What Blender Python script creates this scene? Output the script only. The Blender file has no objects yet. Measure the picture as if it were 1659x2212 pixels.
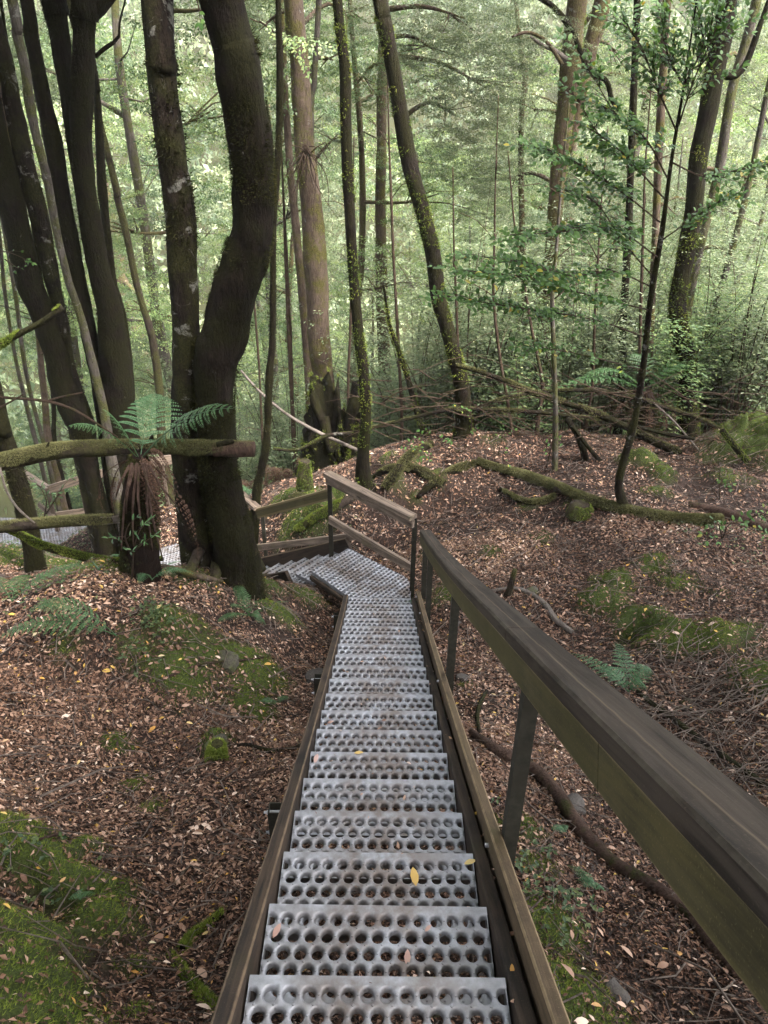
import bpy, bmesh, math, random
import numpy as np
from mathutils import Vector, Matrix

random.seed(11)
rng = np.random.default_rng(11)
scene = bpy.context.scene
COL = scene.collection

# ------------------------------------------------------------------ camera
FPX = 1597.6                                   # focal length in the 1659 x 2212 working frame
CAM = np.array([0.0, 0.0, 1.5])
_th, _ro, _ya = math.radians(30), math.radians(1.0), math.radians(0.36)
def _rz(v):
    c, s = math.cos(-_ya), math.sin(-_ya)
    return np.array([c*v[0]-s*v[1], s*v[0]+c*v[1], v[2]])
AF = _rz((0, math.cos(_th), -math.sin(_th)))
_u0 = _rz((0, math.sin(_th), math.cos(_th)))
_r0 = _rz((1.0, 0, 0))
AU = _u0*math.cos(_ro) - _r0*math.sin(_ro)
AR = _r0*math.cos(_ro) + _u0*math.sin(_ro)
cam_d = bpy.data.cameras.new('camera')
cam_d.sensor_fit = 'VERTICAL'; cam_d.sensor_height = 36.0; cam_d.sensor_width = 27.0; cam_d.lens = 26.0
cam_d.clip_start = 0.05; cam_d.clip_end = 600
cam = bpy.data.objects.new('camera', cam_d); COL.objects.link(cam)
_m = Matrix.Identity(4)
for _i in range(3):
    _m[_i][0] = AR[_i]; _m[_i][1] = AU[_i]; _m[_i][2] = -AF[_i]; _m[_i][3] = CAM[_i]
cam.matrix_world = _m
scene.camera = cam

# ------------------------------------------------------------------ sky, sun, exposure
SUN_EL, SUN_AZ = math.radians(60), math.radians(122)      # azimuth from +Y (the far valley side), towards -X
world = bpy.data.worlds.new('World'); scene.world = world; world.use_nodes = True
wn = world.node_tree.nodes; wl = world.node_tree.links
wn.clear()
sky = wn.new('ShaderNodeTexSky'); sky.sky_type = 'NISHITA'; sky.sun_disc = False
sky.sun_elevation = SUN_EL; sky.sun_rotation = SUN_AZ
sky.air_density = 1.0; sky.dust_density = 4.0; sky.ozone_density = 1.0
bg = wn.new('ShaderNodeBackground'); bg.inputs['Strength'].default_value = 0.11
hsv = wn.new('ShaderNodeHueSaturation'); hsv.inputs['Saturation'].default_value = 0.28
wo = wn.new('ShaderNodeOutputWorld')
wl.new(sky.outputs[0], hsv.inputs['Color']); wl.new(hsv.outputs[0], bg.inputs['Color']); wl.new(bg.outputs[0], wo.inputs['Surface'])
sun_d = bpy.data.lights.new('sun', 'SUN'); sun_d.energy = 1.5; sun_d.angle = math.radians(10); sun_d.color = (1.0, 0.95, 0.88)
sun = bpy.data.objects.new('sun', sun_d); COL.objects.link(sun)
_sd = Vector((math.sin(SUN_AZ)*math.cos(SUN_EL), math.cos(SUN_AZ)*math.cos(SUN_EL), math.sin(SUN_EL)))
sun.rotation_euler = _sd.to_track_quat('Z', 'Y').to_euler()
scene.view_settings.view_transform = 'Standard'; scene.view_settings.look = 'None'
scene.view_settings.gamma = 1.0; scene.view_settings.use_curve_mapping = False
scene.view_settings.exposure = 3.65
scene.render.engine = 'CYCLES'
try:
    scene.cycles.use_denoising = True
    scene.cycles.max_bounces = 6; scene.cycles.diffuse_bounces = 3; scene.cycles.transmission_bounces = 3
    scene.cycles.use_adaptive_sampling = True
except Exception: pass

# ------------------------------------------------------------------ pixel -> place
def ray(px, py): return AF + (px-829.5)/FPX*AR - (py-1106)/FPX*AU
def P(px, py, F): return CAM + F*ray(px, py)
def PY(px, py, Y): d = ray(px, py); return CAM + d*(Y/d[1])
def PZ(px, py, Z): d = ray(px, py); return CAM + d*((Z-CAM[2])/d[2])
def depth(p): return float((np.asarray(p)-CAM) @ AF)

# ------------------------------------------------------------------ noise
def _hash(ix, iy, iz, seed):
    h = (ix*374761393 + iy*668265263 + iz*2147483647 + seed*1274126177) & 0xffffffff
    h = ((h ^ (h >> 13))*1274126177) & 0xffffffff
    return ((h ^ (h >> 16)) & 0xffff)/65535.0
def vnoise(p, seed=0):
    p = np.asarray(p, dtype=float); i = np.floor(p).astype(np.int64); f = p-i; f = f*f*(3-2*f)
    x, y, z = i[..., 0], i[..., 1], i[..., 2]; fx, fy, fz = f[..., 0], f[..., 1], f[..., 2]
    def h(a, b, c): return _hash(x+a, y+b, z+c, seed)
    a = h(0,0,0)*(1-fx)+h(1,0,0)*fx; b = h(0,1,0)*(1-fx)+h(1,1,0)*fx
    c = h(0,0,1)*(1-fx)+h(1,0,1)*fx; d = h(0,1,1)*(1-fx)+h(1,1,1)*fx
    return ((a*(1-fy)+b*fy)*(1-fz)+(c*(1-fy)+d*fy)*fz)*2-1
def fbm(p, oct=3, seed=0):
    p = np.asarray(p, dtype=float); s = 0; a = 1.0; t = 0
    for o in range(oct):
        s = s+a*vnoise(p*(2.03**o)+o*17.3, seed+o); t += a; a *= 0.5
    return s/t
def n2(x, y, sc, oct=3, seed=0):
    return fbm(np.stack([x*sc, y*sc, np.zeros_like(x)+seed*3.7], -1), oct, seed)

# ------------------------------------------------------------------ mesh + object helpers
def mk_mesh(name, V, polys, rnd=None, gl=None, smooth=True, mats=(), point_attr=None):
    """V (n,3); polys: list of int arrays (m,k)"""
    me = bpy.data.meshes.new(name)
    V = np.asarray(V, dtype=np.float32)
    polys = [np.asarray(q, dtype=np.int32) for q in polys if len(q)]
    nl = sum(q.size for q in polys); npol = sum(len(q) for q in polys)
    me.vertices.add(len(V)); me.vertices.foreach_set('co', V.ravel())
    me.loops.add(nl); me.polygons.add(npol)
    me.loops.foreach_set('vertex_index', np.concatenate([q.ravel() for q in polys]))
    tot = np.concatenate([np.full(len(q), q.shape[1], dtype=np.int32) for q in polys])
    st = np.concatenate([[0], np.cumsum(tot)[:-1]]).astype(np.int32)
    me.polygons.foreach_set('loop_start', st)
    try: me.polygons.foreach_set('loop_total', tot)
    except Exception: pass
    me.polygons.foreach_set('use_smooth', np.full(npol, smooth, dtype=bool))
    if rnd is not None:
        a = me.attributes.new('rnd', 'FLOAT', 'FACE'); a.data.foreach_set('value', np.asarray(rnd, dtype=np.float32))
    if gl is not None:
        a = me.attributes.new('gl', 'FLOAT_VECTOR', 'POINT'); a.data.foreach_set('vector', np.asarray(gl, dtype=np.float32).ravel())
    for k, v in (point_attr or {}).items():
        a = me.attributes.new(k, 'FLOAT', 'POINT'); a.data.foreach_set('value', np.asarray(v, dtype=np.float32))
    me.update(calc_edges=True); me.validate()
    for m in mats: me.materials.append(m)
    return me
def link(name, me, parent=None, loc=None, kind=None, label=None, cat=None, group=None):
    o = bpy.data.objects.new(name, me); COL.objects.link(o)
    if parent is not None:
        o.parent = parent
        o.matrix_parent_inverse = Matrix.Translation(-Vector(parent.location)) if loc is None else Matrix.Identity(4)
    if loc is not None: o.location = loc
    tag(o, label, cat, group, kind)
    return o
def tag(o, label=None, cat=None, group=None, kind=None):
    if label: o['label'] = label
    if cat: o['category'] = cat
    if group: o['group'] = group
    if kind: o['kind'] = kind
    return o
def thing(name, loc, label, cat, group=None):
    o = bpy.data.objects.new(name, None); COL.objects.link(o)
    o.location = Vector(loc); o.empty_display_size = 0.1
    return tag(o, label, cat, group)
def norm(v):
    v = np.asarray(v, dtype=float); return v/(np.linalg.norm(v, axis=-1, keepdims=True)+1e-12)
def catmull(pts, vals, step):
    pts = np.asarray(pts, float); vals = np.asarray(vals, float); n = len(pts)
    if n == 2:
        m = max(2, int(np.linalg.norm(pts[1]-pts[0])/step)+1); t = np.linspace(0, 1, m)[:, None]
        return pts[0]*(1-t)+pts[1]*t, (vals[0]*(1-t[:, 0])+vals[1]*t[:, 0])
    O, R = [], []
    for i in range(n-1):
        p0 = pts[max(i-1, 0)]; p1 = pts[i]; p2 = pts[i+1]; p3 = pts[min(i+2, n-1)]
        if i == 0: p0 = 2*p1-p2
        if i == n-2: p3 = 2*p2-p1
        m = max(1, int(np.linalg.norm(p2-p1)/step)); t = np.linspace(0, 1, m, endpoint=False)[:, None]
        O.append(0.5*((2*p1)+(-p0+p2)*t+(2*p0-5*p1+4*p2-p3)*t*t+(-p0+3*p1-3*p2+p3)*t**3))
        R.append(vals[i]*(1-t[:, 0])+vals[i+1]*t[:, 0])
    O.append(pts[-1:]); R.append(vals[-1:])
    return np.concatenate(O), np.concatenate(R)
def frames(pts):
    T = np.gradient(pts, axis=0); T = norm(T)
    a = np.array([0, 0, 1.0]) if abs(T[0][2]) < 0.9 else np.array([0, 1.0, 0])
    n = norm(np.cross(T[0], a)); N = [n]
    for i in range(1, len(pts)):
        n = N[-1]-T[i]*(N[-1] @ T[i]); N.append(norm(n))
    N = np.array(N); return T, N, np.cross(T, N)
def tube_arrays(pts, rad, segs=10, step=0.1, rough=0.0, rscale=6.0, seed=0, cap=True, off=0):
    pts, rad = catmull(pts, rad, step)
    T, N, B = frames(pts)
    a = np.linspace(0, 2*math.pi, segs, endpoint=False)
    dirs = N[:, None, :]*np.cos(a)[None, :, None]+B[:, None, :]*np.sin(a)[None, :, None]
    rr = rad[:, None]*np.ones((1, segs))
    if rough > 0:
        q = pts[:, None, :]+dirs*rad[:, None, None]
        rr = rr*(1+rough*fbm(q*np.array([rscale, rscale, rscale*0.45]), 3, seed)+rough*0.8*fbm(q*rscale*0.35, 2, seed+9))
    V = (pts[:, None, :]+dirs*rr[:, :, None]).reshape(-1, 3)
    n = len(pts); i = np.arange(n-1)[:, None]*segs; j = np.arange(segs)[None, :]; k = (np.arange(segs)[None, :]+1) % segs
    Q = np.stack([i+j, i+k, i+segs+k, i+segs+j], -1).reshape(-1, 4)+off
    Tr = []
    if cap:
        base = len(V); V = np.concatenate([V, pts[:1], pts[-1:]])
        e = (n-1)*segs
        Tr = np.concatenate([np.stack([np.full(segs, base), (np.arange(segs)+1) % segs, np.arange(segs)], -1),
                             np.stack([np.full(segs, base+1), e+np.arange(segs), e+(np.arange(segs)+1) % segs], -1)])+off
    return V, Q, Tr
class MB:
    def __init__(s): s.V = []; s.Q = []; s.T = []; s.n = 0
    def tube(s, pts, rad, **k):
        if np.isscalar(rad): rad = [rad]*len(pts)
        V, Q, T = tube_arrays(pts, rad, off=s.n, **k)
        s.V.append(V); s.Q.append(Q); s.n += len(V)
        if len(T): s.T.append(T)
    def raw(s, V, Q=None, T=None):
        if Q is not None and len(Q): s.Q.append(np.asarray(Q)+s.n)
        if T is not None and len(T): s.T.append(np.asarray(T)+s.n)
        s.V.append(np.asarray(V, float)); s.n += len(V)
    def mesh(s, name, mat, smooth=True):
        po = []
        if s.Q: po.append(np.concatenate(s.Q))
        if s.T: po.append(np.concatenate(s.T))
        return mk_mesh(name, np.concatenate(s.V), po, smooth=smooth, mats=[mat])
def sweep_rect(pts, w, h, ch=0.005, up=(0, 0, 1), step=0.4):
    """a plank: chamfered rectangle swept along pts (centre line); gl = along, across, height"""
    pts, _ = catmull(pts, np.zeros(len(pts)), step)
    up = np.array(up, float); T = norm(np.gradient(pts, axis=0)); S = norm(np.cross(T, up)); Uu = np.cross(S, T)
    a, b = w/2, h/2; c = min(ch, a*0.5, b*0.5)
    prof = [(a-c, b), (-a+c, b), (-a, b-c), (-a, -b+c), (-a+c, -b), (a-c, -b), (a, -b+c), (a, b-c)]
    k = len(prof); L = np.concatenate([[0], np.cumsum(np.linalg.norm(np.diff(pts, axis=0), axis=1))])
    V = np.array([[p+S[i]*x+Uu[i]*y for (x, y) in prof] for i, p in enumerate(pts)]).reshape(-1, 3)
    gl = np.array([[(L[i], x, y) for (x, y) in prof] for i in range(len(pts))]).reshape(-1, 3)
    n = len(pts); i = np.arange(n-1)[:, None]*k; j = np.arange(k)[None, :]; q = (np.arange(k)[None, :]+1) % k
    Q = np.stack([i+j, i+q, i+k+q, i+k+j], -1).reshape(-1, 4)
    caps = np.array([list(range(k))[::-1], list(range((n-1)*k, n*k))])
    return V, gl, [Q, caps]
def plank(name, pts, w, h, mat, parent, label=None, **kw):
    V, gl, po = sweep_rect(pts, w, h, **kw)
    gl = gl+np.array([random.uniform(0, 40), 0, 0])
    me = mk_mesh(name, V, po, gl=gl, smooth=False, mats=[mat])
    return link(name, me, parent, label=label)

# leaves -----------------------------------------------------------
def leaf_arrays(C, D, Nn, L, W, fold=0.15, hi=False, curl=0.0):
    """C centres of the leaf base, D direction, Nn normal (n,3); L, W arrays. returns V, tris, n_tri_per_leaf"""
    n = len(C); D = norm(D); S = norm(np.cross(D, Nn)); Nn = np.cross(S, D)
    L = np.broadcast_to(L, n)[:, None]; W = np.broadcast_to(W, n)[:, None]
    def pt(t, s, z=0.0): return C+D*L*t+S*W*s+Nn*(W*fold*abs(s)*2+z*L)
    if not hi:
        V = np.stack([pt(0, 0), pt(.45, .5, curl), pt(1, 0), pt(.45, -.5, curl)], 1).reshape(-1, 3)
        b = (np.arange(n)*4)[:, None]
        T = np.concatenate([b+np.array([[0, 1, 2]]), b+np.array([[0, 2, 3]])], 1).reshape(-1, 3)
        return V, T, 2
    V = np.stack([pt(0, 0), pt(.22, .38, curl*.7), pt(.5, .5, curl), pt(.8, .3, curl*.5), pt(1, 0, -curl*.3), pt(.8, -.3, curl*.5), pt(.5, -.5, curl), pt(.22, -.38, curl*.7)], 1).reshape(-1, 3)
    b = (np.arange(n)*8)[:, None]
    T = np.concatenate([b+np.array([q]) for q in ([0,1,7],[1,2,6],[1,6,7],[2,3,5],[2,5,6],[3,4,5])], 1).reshape(-1, 3)
    return V, T, 6
def unit_rand(n):
    return norm(rng.normal(size=(n, 3)))
def tufts(Pp, Nn, h, w, blades=3, spread=0.7):
    """fuzz: single-triangle blades standing on points"""
    n = len(Pp); VV = []; 
    for b in range(blades):
        d = norm(Nn+spread*unit_rand(n)); s = norm(np.cross(d, unit_rand(n)))
        hh = (h*rng.uniform(.5, 1.3, n))[:, None]; ww = (w*rng.uniform(.6, 1.4, n))[:, None]
        VV.append(np.stack([Pp-s*ww/2, Pp+s*ww/2, Pp+d*hh], 1))
    V = np.concatenate(VV).reshape(-1, 3); T = np.arange(len(V)).reshape(-1, 3)
    return V, T

# ------------------------------------------------------------------ materials
def new_mat(name):
    m = bpy.data.materials.new(name); m.use_nodes = True
    nt = m.node_tree; nt.nodes.clear()
    out = nt.nodes.new('ShaderNodeOutputMaterial'); b = nt.nodes.new('ShaderNodeBsdfPrincipled')
    nt.links.new(b.outputs[0], out.inputs['Surface'])
    return m, nt, b, out
def N(nt, t, **k):
    n = nt.nodes.new(t)
    for a, v in k.items():
        if a == 'inp':
            for q, w in v.items(): n.inputs[q].default_value = w
        else: setattr(n, a, v)
    return n
def ramp(nt, stops, fac=None, interp='LINEAR'):
    r = nt.nodes.new('ShaderNodeValToRGB'); r.color_ramp.interpolation = interp; e = r.color_ramp.elements
    while len(e) < len(stops): e.new(0.5)
    for q, (p, c) in zip(e, stops):
        q.position = p; q.color = (*c, 1) if len(c) == 3 else c
    if fac is not None: nt.links.new(fac, r.inputs[0])
    return r
def noise(nt, scale, detail=4, vec=None, rough=0.6, dist=0.0):
    n = N(nt, 'ShaderNodeTexNoise', inp={'Scale': scale, 'Detail': detail, 'Roughness': rough, 'Distortion': dist})
    if vec is not None: nt.links.new(vec, n.inputs['Vector'])
    return n
def mixc(nt, fac, a, b):
    m = nt.nodes.new('ShaderNodeMix'); m.data_type = 'RGBA'
    if hasattr(fac, 'links'): nt.links.new(fac, m.inputs[0])
    else: m.inputs[0].default_value = fac
    for s, v in ((6, a), (7, b)):
        if hasattr(v, 'links'): nt.links.new(v, m.inputs[s])
        else: m.inputs[s].default_value = (*v, 1)
    return m.outputs[2]
def bump(nt, b, h, strength=0.5, dist=0.01):
    n = N(nt, 'ShaderNodeBump', inp={'Strength': strength, 'Distance': dist}); nt.links.new(h, n.inputs['Height']); nt.links.new(n.outputs[0], b.inputs['Normal'])

def leaf_mat(name, stops, trans=0.35, rough=0.5, spec=0.4, tcol=None, attr=True, objrand=0.0):
    m, nt, b, out = new_mat(name)
    if attr:
        a = N(nt, 'ShaderNodeAttribute', attribute_name='rnd'); fac = a.outputs['Fac']
    else:
        a = N(nt, 'ShaderNodeObjectInfo'); fac = a.outputs['Random']
    r = ramp(nt, stops, fac); colr = r.outputs[0]
    if objrand:
        oi = N(nt, 'ShaderNodeObjectInfo'); h = N(nt, 'ShaderNodeHueSaturation')
        mr = N(nt, 'ShaderNodeMapRange', inp={'To Min': 1-objrand, 'To Max': 1+objrand}); nt.links.new(oi.outputs['Random'], mr.inputs[0])
        nt.links.new(mr.outputs[0], h.inputs['Value']); nt.links.new(colr, h.inputs['Color']); colr = h.outputs[0]
    nt.links.new(colr, b.inputs['Base Color']); b.inputs['Roughness'].default_value = rough
    b.inputs['Specular IOR Level'].default_value = spec
    if trans > 0:
        t = N(nt, 'ShaderNodeBsdfTranslucent'); g = N(nt, 'ShaderNodeHueSaturation', inp={'Hue': 0.48, 'Saturation': 1.1, 'Value': 1.6})
        nt.links.new(colr, g.inputs['Color']); nt.links.new(g.outputs[0], t.inputs['Color'])
        ms = N(nt, 'ShaderNodeMixShader'); ms.inputs[0].default_value = trans
        nt.links.new(b.outputs[0], ms.inputs[1]); nt.links.new(t.outputs[0], ms.inputs[2]); nt.links.new(ms.outputs[0], out.inputs['Surface'])
    return m
M = {}
M['crown'] = leaf_mat('canopy_leaf', [(0, (.034,.066,.025)), (.5, (.07,.115,.043)), (.85, (.12,.165,.058)), (1, (.19,.215,.08))], trans=.42, objrand=.3)
M['crown_pale'] = leaf_mat('pale_leaf', [(0, (.075,.125,.045)), (.5, (.135,.195,.07)), (1, (.23,.27,.10))], trans=.42, objrand=.25)
M['crown_grey'] = leaf_mat('grey_leaf', [(0, (.052,.077,.037)), (.5, (.10,.132,.062)), (1, (.18,.20,.11))], trans=.35, objrand=.25)
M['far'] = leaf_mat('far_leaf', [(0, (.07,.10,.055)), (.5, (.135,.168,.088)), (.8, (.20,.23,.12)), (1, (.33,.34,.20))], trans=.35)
M['sapling'] = leaf_mat('glossy_leaf', [(0, (.022,.055,.012)), (.6, (.05,.105,.024)), (.96, (.085,.155,.04)), (.985, (.28,.22,.04)), (1, (.22,.3,.05))], trans=.3, rough=.5, spec=.2)
M['sapling_one'] = leaf_mat('glossy_leaf_single', [(0, (.022,.055,.012)), (.6, (.05,.105,.024)), (.95, (.085,.155,.04)), (1, (.10,.17,.045))], trans=.3, rough=.5, spec=.2, attr=False)
M['fern'] = leaf_mat('fern_green', [(0, (.022,.058,.018)), (.6, (.04,.09,.03)), (1, (.07,.13,.042))], trans=.35, rough=.5)
M['fern_pale'] = leaf_mat('fern_pale_green', [(0, (.035,.085,.035)), (.6, (.055,.12,.052)), (1, (.085,.16,.07))], trans=.4, rough=.5)
M['fern_dead'] = leaf_mat('fern_brown', [(0, (.02,.011,.008)), (.5, (.042,.024,.016)), (1, (.10,.058,.036))], trans=.15, rough=.8, spec=.1)
M['moss'] = leaf_mat('moss_green', [(0, (.02,.034,.008)), (.32, (.064,.094,.018)), (.66, (.14,.175,.033)), (1, (.24,.255,.06))], trans=.2, rough=.9, spec=.05)
M['moss_log'] = leaf_mat('log_moss_fuzz', [(0, (.03,.031,.014)), (.5, (.09,.09,.038)), (1, (.2,.19,.09))], trans=.2, rough=.9, spec=.05)
M['moss_dark'] = leaf_mat('moss_dark', [(0, (.006,.006,.0025)), (.6, (.02,.021,.007)), (1, (.065,.062,.021))], trans=.15, rough=.9, spec=.05)
M['litter'] = leaf_mat('dead_leaf', [(0, (.018,.010,.006)), (.28, (.07,.036,.022)), (.58, (.185,.102,.064)), (.82, (.35,.23,.165)), (.935, (.58,.45,.36)), (.955, (.34,.17,.04)), (.985, (.45,.30,.07)), (1, (.5,.42,.28))], trans=.1, rough=.6, spec=.25)
M['yellow_leaf'] = leaf_mat('yellow_leaf', [(0, (.45,.28,.07)), (1, (.5,.38,.15))], trans=.2, rough=.55, attr=False)
M['pink_leaf'] = leaf_mat('pinkish_leaf', [(0, (.33,.2,.16)), (1, (.42,.28,.24))], trans=.1, rough=.6, attr=False)

def bark_mat(name, dark, light, moss=0.4, lichen=0.3, mosscol=(.04,.042,.012), scale=1.0, rough=.9):
    m, nt, b, out = new_mat(name)
    tc = N(nt, 'ShaderNodeTexCoord'); g = N(nt, 'ShaderNodeNewGeometry')
    mp = N(nt, 'ShaderNodeMapping'); mp.inputs['Scale'].default_value = (1, 1, .3); nt.links.new(tc.outputs['Object'], mp.inputs['Vector'])
    n1 = noise(nt, 22*scale, 6, mp.outputs[0], .7); c = ramp(nt, [(.25, dark), (.75, light)], n1.outputs[0]).outputs[0]
    nb = noise(nt, 1.7*scale, 3, tc.outputs['Object'], .6)
    c = mixc(nt, ramp(nt, [(.35, (0,0,0)), (.7, (.55,.55,.55))], nb.outputs[0]).outputs[0], c, tuple(x*.5 for x in dark))
    n2_ = noise(nt, 3.2*scale, 5, tc.outputs['Object'], .65)
    mm = ramp(nt, [(max(0., .62-moss*.45), (0,0,0)), (min(1., .72-moss*.35), (1,1,1))], n2_.outputs[0])
    nf = noise(nt, 70, 3, tc.outputs['Object']); mcol = ramp(nt, [(.3, tuple(x*.45 for x in mosscol)), (.7, tuple(x*1.4 for x in mosscol))], nf.outputs[0])
    c = mixc(nt, mm.outputs[0], c, mcol.outputs[0])
    if lichen > 0:
        n3 = noise(nt, 5.5*scale, 7, tc.outputs['Object'], .72, .5); lm = ramp(nt, [(.705-lichen*.24, (0,0,0)), (.745-lichen*.24, (.8,.8,.8))], n3.outputs[0])
        n4 = noise(nt, 60, 3, tc.outputs['Object']); lc = ramp(nt, [(.3, (.09,.085,.072)), (.7, (.25,.24,.21))], n4.outputs[0])
        c = mixc(nt, lm.outputs[0], c, lc.outputs[0])
    nt.links.new(c, b.inputs['Base Color']); b.inputs['Roughness'].default_value = rough; b.inputs['Specular IOR Level'].default_value = .08
    nb2 = noise(nt, 38*scale, 6, mp.outputs[0], .75); bump(nt, b, nb2.outputs[0], 1.0, .05)
    return m
M['bark_dark'] = bark_mat('dark_mossy_bark', (.0018,.0013,.001), (.028,.0195,.014), .5, .12, (.014,.013,.0045))
M['bark_lichen'] = bark_mat('lichen_bark', (.003,.0022,.0017), (.038,.027,.02), .4, .5, (.026,.025,.009))
M['bark_brown'] = bark_mat('brown_bark', (.045,.031,.023), (.17,.125,.095), .35, .35, (.085,.075,.024))
M['bark_orange'] = bark_mat('orange_mossy_bark', (.05,.034,.024), (.16,.115,.082), .45, .38, (.085,.073,.03))
M['bark_grey'] = bark_mat('grey_bark', (.04,.033,.028), (.15,.128,.108), .4, .45, (.075,.075,.028))
M['bark_twig'] = bark_mat('twig_bark', (.035,.022,.015), (.11,.075,.055), .2, .15, scale=3)
M['bark_pale'] = bark_mat('pale_stick_bark', (.12,.095,.08), (.28,.24,.21), .15, .5, scale=3)
M['bark_stick'] = bark_mat('dry_stick_bark', (.09,.068,.056), (.32,.26,.22), .1, .3, scale=1.2)
M['bark_red'] = bark_mat('reddish_bark', (.03,.018,.014), (.15,.095,.072), .15, .12, scale=2)
M['log_moss'] = bark_mat('mossy_log', (.016,.012,.009), (.075,.057,.045), .5, .2, (.055,.053,.02))
M['fern_trunk'] = bark_mat('tree_fern_fibre', (.006,.004,.003), (.03,.017,.012), .1, 0, scale=1.5)

def wood_mat(name, c0, c1, stain, algae=None, algae_amt=.5, crack=False, rough=.75, edge=None, warm=None):
    m, nt, b, out = new_mat(name)
    a = N(nt, 'ShaderNodeAttribute', attribute_name='gl')
    mp = N(nt, 'ShaderNodeMapping'); mp.inputs['Scale'].default_value = (1.6, 60, 60); nt.links.new(a.outputs['Vector'], mp.inputs['Vector'])
    n1 = noise(nt, 1, 6, mp.outputs[0], .65, .4)
    c = ramp(nt, [(.25, c0), (.75, c1)], n1.outputs[0]).outputs[0]
    tc = N(nt, 'ShaderNodeTexCoord')
    nb = noise(nt, 5, 5, tc.outputs['Object'], .65)
    c = mixc(nt, ramp(nt, [(.42, (0,0,0)), (.68, (.75,.75,.75))], nb.outputs[0]).outputs[0], c, stain)
    mp2 = N(nt, 'ShaderNodeMapping'); mp2.inputs['Scale'].default_value = (1.1, 16, 16); nt.links.new(a.outputs['Vector'], mp2.inputs['Vector'])
    ns = noise(nt, 1, 5, mp2.outputs[0], .7, 1.2)
    c = mixc(nt, ramp(nt, [(.46, (0,0,0)), (.62, (.8,.8,.8))], ns.outputs[0]).outputs[0], c, warm or tuple(x*1.5 for x in c1))
    mp3 = N(nt, 'ShaderNodeMapping'); mp3.inputs['Scale'].default_value = (3.2, 14, 14); mp3.inputs['Location'].default_value = (7, 3, 1); nt.links.new(a.outputs['Vector'], mp3.inputs['Vector'])
    vk = N(nt, 'ShaderNodeTexVoronoi', inp={'Scale': .55}); nt.links.new(mp3.outputs[0], vk.inputs['Vector'])
    c = mixc(nt, ramp(nt, [(.05, (.9,.9,.9)), (.11, (0,0,0))], vk.outputs['Distance']).outputs[0], c, tuple(x*.5 for x in c0))
    if algae:
        n3 = noise(nt, 3.1, 5, tc.outputs['Object'], .7)
        c = mixc(nt, ramp(nt, [(.66-algae_amt*.4, (0,0,0)), (.86-algae_amt*.4, (.85,.85,.85))], n3.outputs[0]).outputs[0], c, algae)
    nf = noise(nt, 220, 2, tc.outputs['Object']); c = mixc(nt, ramp(nt, [(.6, (0,0,0)), (.75, (.35,.35,.35))], nf.outputs[0]).outputs[0], c, tuple(min(1, x*2.2) for x in c1))
    if edge:       # timber worn pale along the arrises
        w_, h_, ec = edge; se = N(nt, 'ShaderNodeSeparateXYZ'); nt.links.new(a.outputs['Vector'], se.inputs[0]); ds = []
        for k_, v_ in ((1, w_/2), (2, h_/2)):
            ab = N(nt, 'ShaderNodeMath', operation='ABSOLUTE'); nt.links.new(se.outputs[k_], ab.inputs[0]); sb = N(nt, 'ShaderNodeMath', operation='SUBTRACT', inp={0: v_}); nt.links.new(ab.outputs[0], sb.inputs[1]); ds.append(sb)
        ad = N(nt, 'ShaderNodeMath', operation='ADD'); nt.links.new(ds[0].outputs[0], ad.inputs[0]); nt.links.new(ds[1].outputs[0], ad.inputs[1])
        en = noise(nt, 9, 4, tc.outputs['Object'], .7); em = N(nt, 'ShaderNodeMath', operation='MULTIPLY_ADD', inp={1: .012, 2: -.0055}); nt.links.new(en.outputs[0], em.inputs[0])
        e2_ = N(nt, 'ShaderNodeMath', operation='SUBTRACT'); nt.links.new(ad.outputs[0], e2_.inputs[0]); nt.links.new(em.outputs[0], e2_.inputs[1])
        c = mixc(nt, ramp(nt, [(.004, (.75,.75,.75)), (.0075, (0,0,0))], e2_.outputs[0]).outputs[0], c, ec)
    if crack:      # the pale checking line that runs along the middle of the cap
        sx = N(nt, 'ShaderNodeSeparateXYZ'); nt.links.new(a.outputs['Vector'], sx.inputs[0])
        wv = noise(nt, 2.3, 4, None, .6); cx = N(nt, 'ShaderNodeCombineXYZ'); nt.links.new(sx.outputs[0], cx.inputs[0]); nt.links.new(cx.outputs[0], wv.inputs['Vector'])
        o1 = N(nt, 'ShaderNodeMath', operation='MULTIPLY_ADD', inp={1: .028, 2: -.026}); nt.links.new(wv.outputs[0], o1.inputs[0])
        o2 = N(nt, 'ShaderNodeMath', operation='SUBTRACT'); nt.links.new(sx.outputs[1], o2.inputs[0]); nt.links.new(o1.outputs[0], o2.inputs[1])
        o3 = N(nt, 'ShaderNodeMath', operation='ABSOLUTE'); nt.links.new(o2.outputs[0], o3.inputs[0])
        lm = ramp(nt, [(0, (.55,.55,.55)), (.0012, (.3,.3,.3)), (.002, (0,0,0))], o3.outputs[0])
        c = mixc(nt, lm.outputs[0], c, (.13,.095,.065))
    nt.links.new(c, b.inputs['Base Color']); b.inputs['Roughness'].default_value = rough; b.inputs['Specular IOR Level'].default_value = .12
    bump(nt, b, n1.outputs[0], .35, .004)
    return m
M['cap'] = wood_mat('weathered_cap_timber', (.012,.009,.007), (.044,.032,.024), (.013,.011,.0095), crack=True, edge=(.116, .05, (.07,.06,.045)), warm=(.05,.039,.031))
M['side'] = wood_mat('olive_side_timber', (.028,.025,.012), (.085,.07,.036), (.018,.016,.009), (.05,.044,.018), .6, edge=(.043, .10, (.14,.11,.06)), warm=(.075,.062,.026))
M['stringer'] = wood_mat('dark_stringer_timber', (.010,.008,.007), (.04,.029,.022), (.008,.007,.0065), (.028,.025,.012), .25, edge=(.05, .21, (.12,.085,.055)), warm=(.05,.034,.023))
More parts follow.
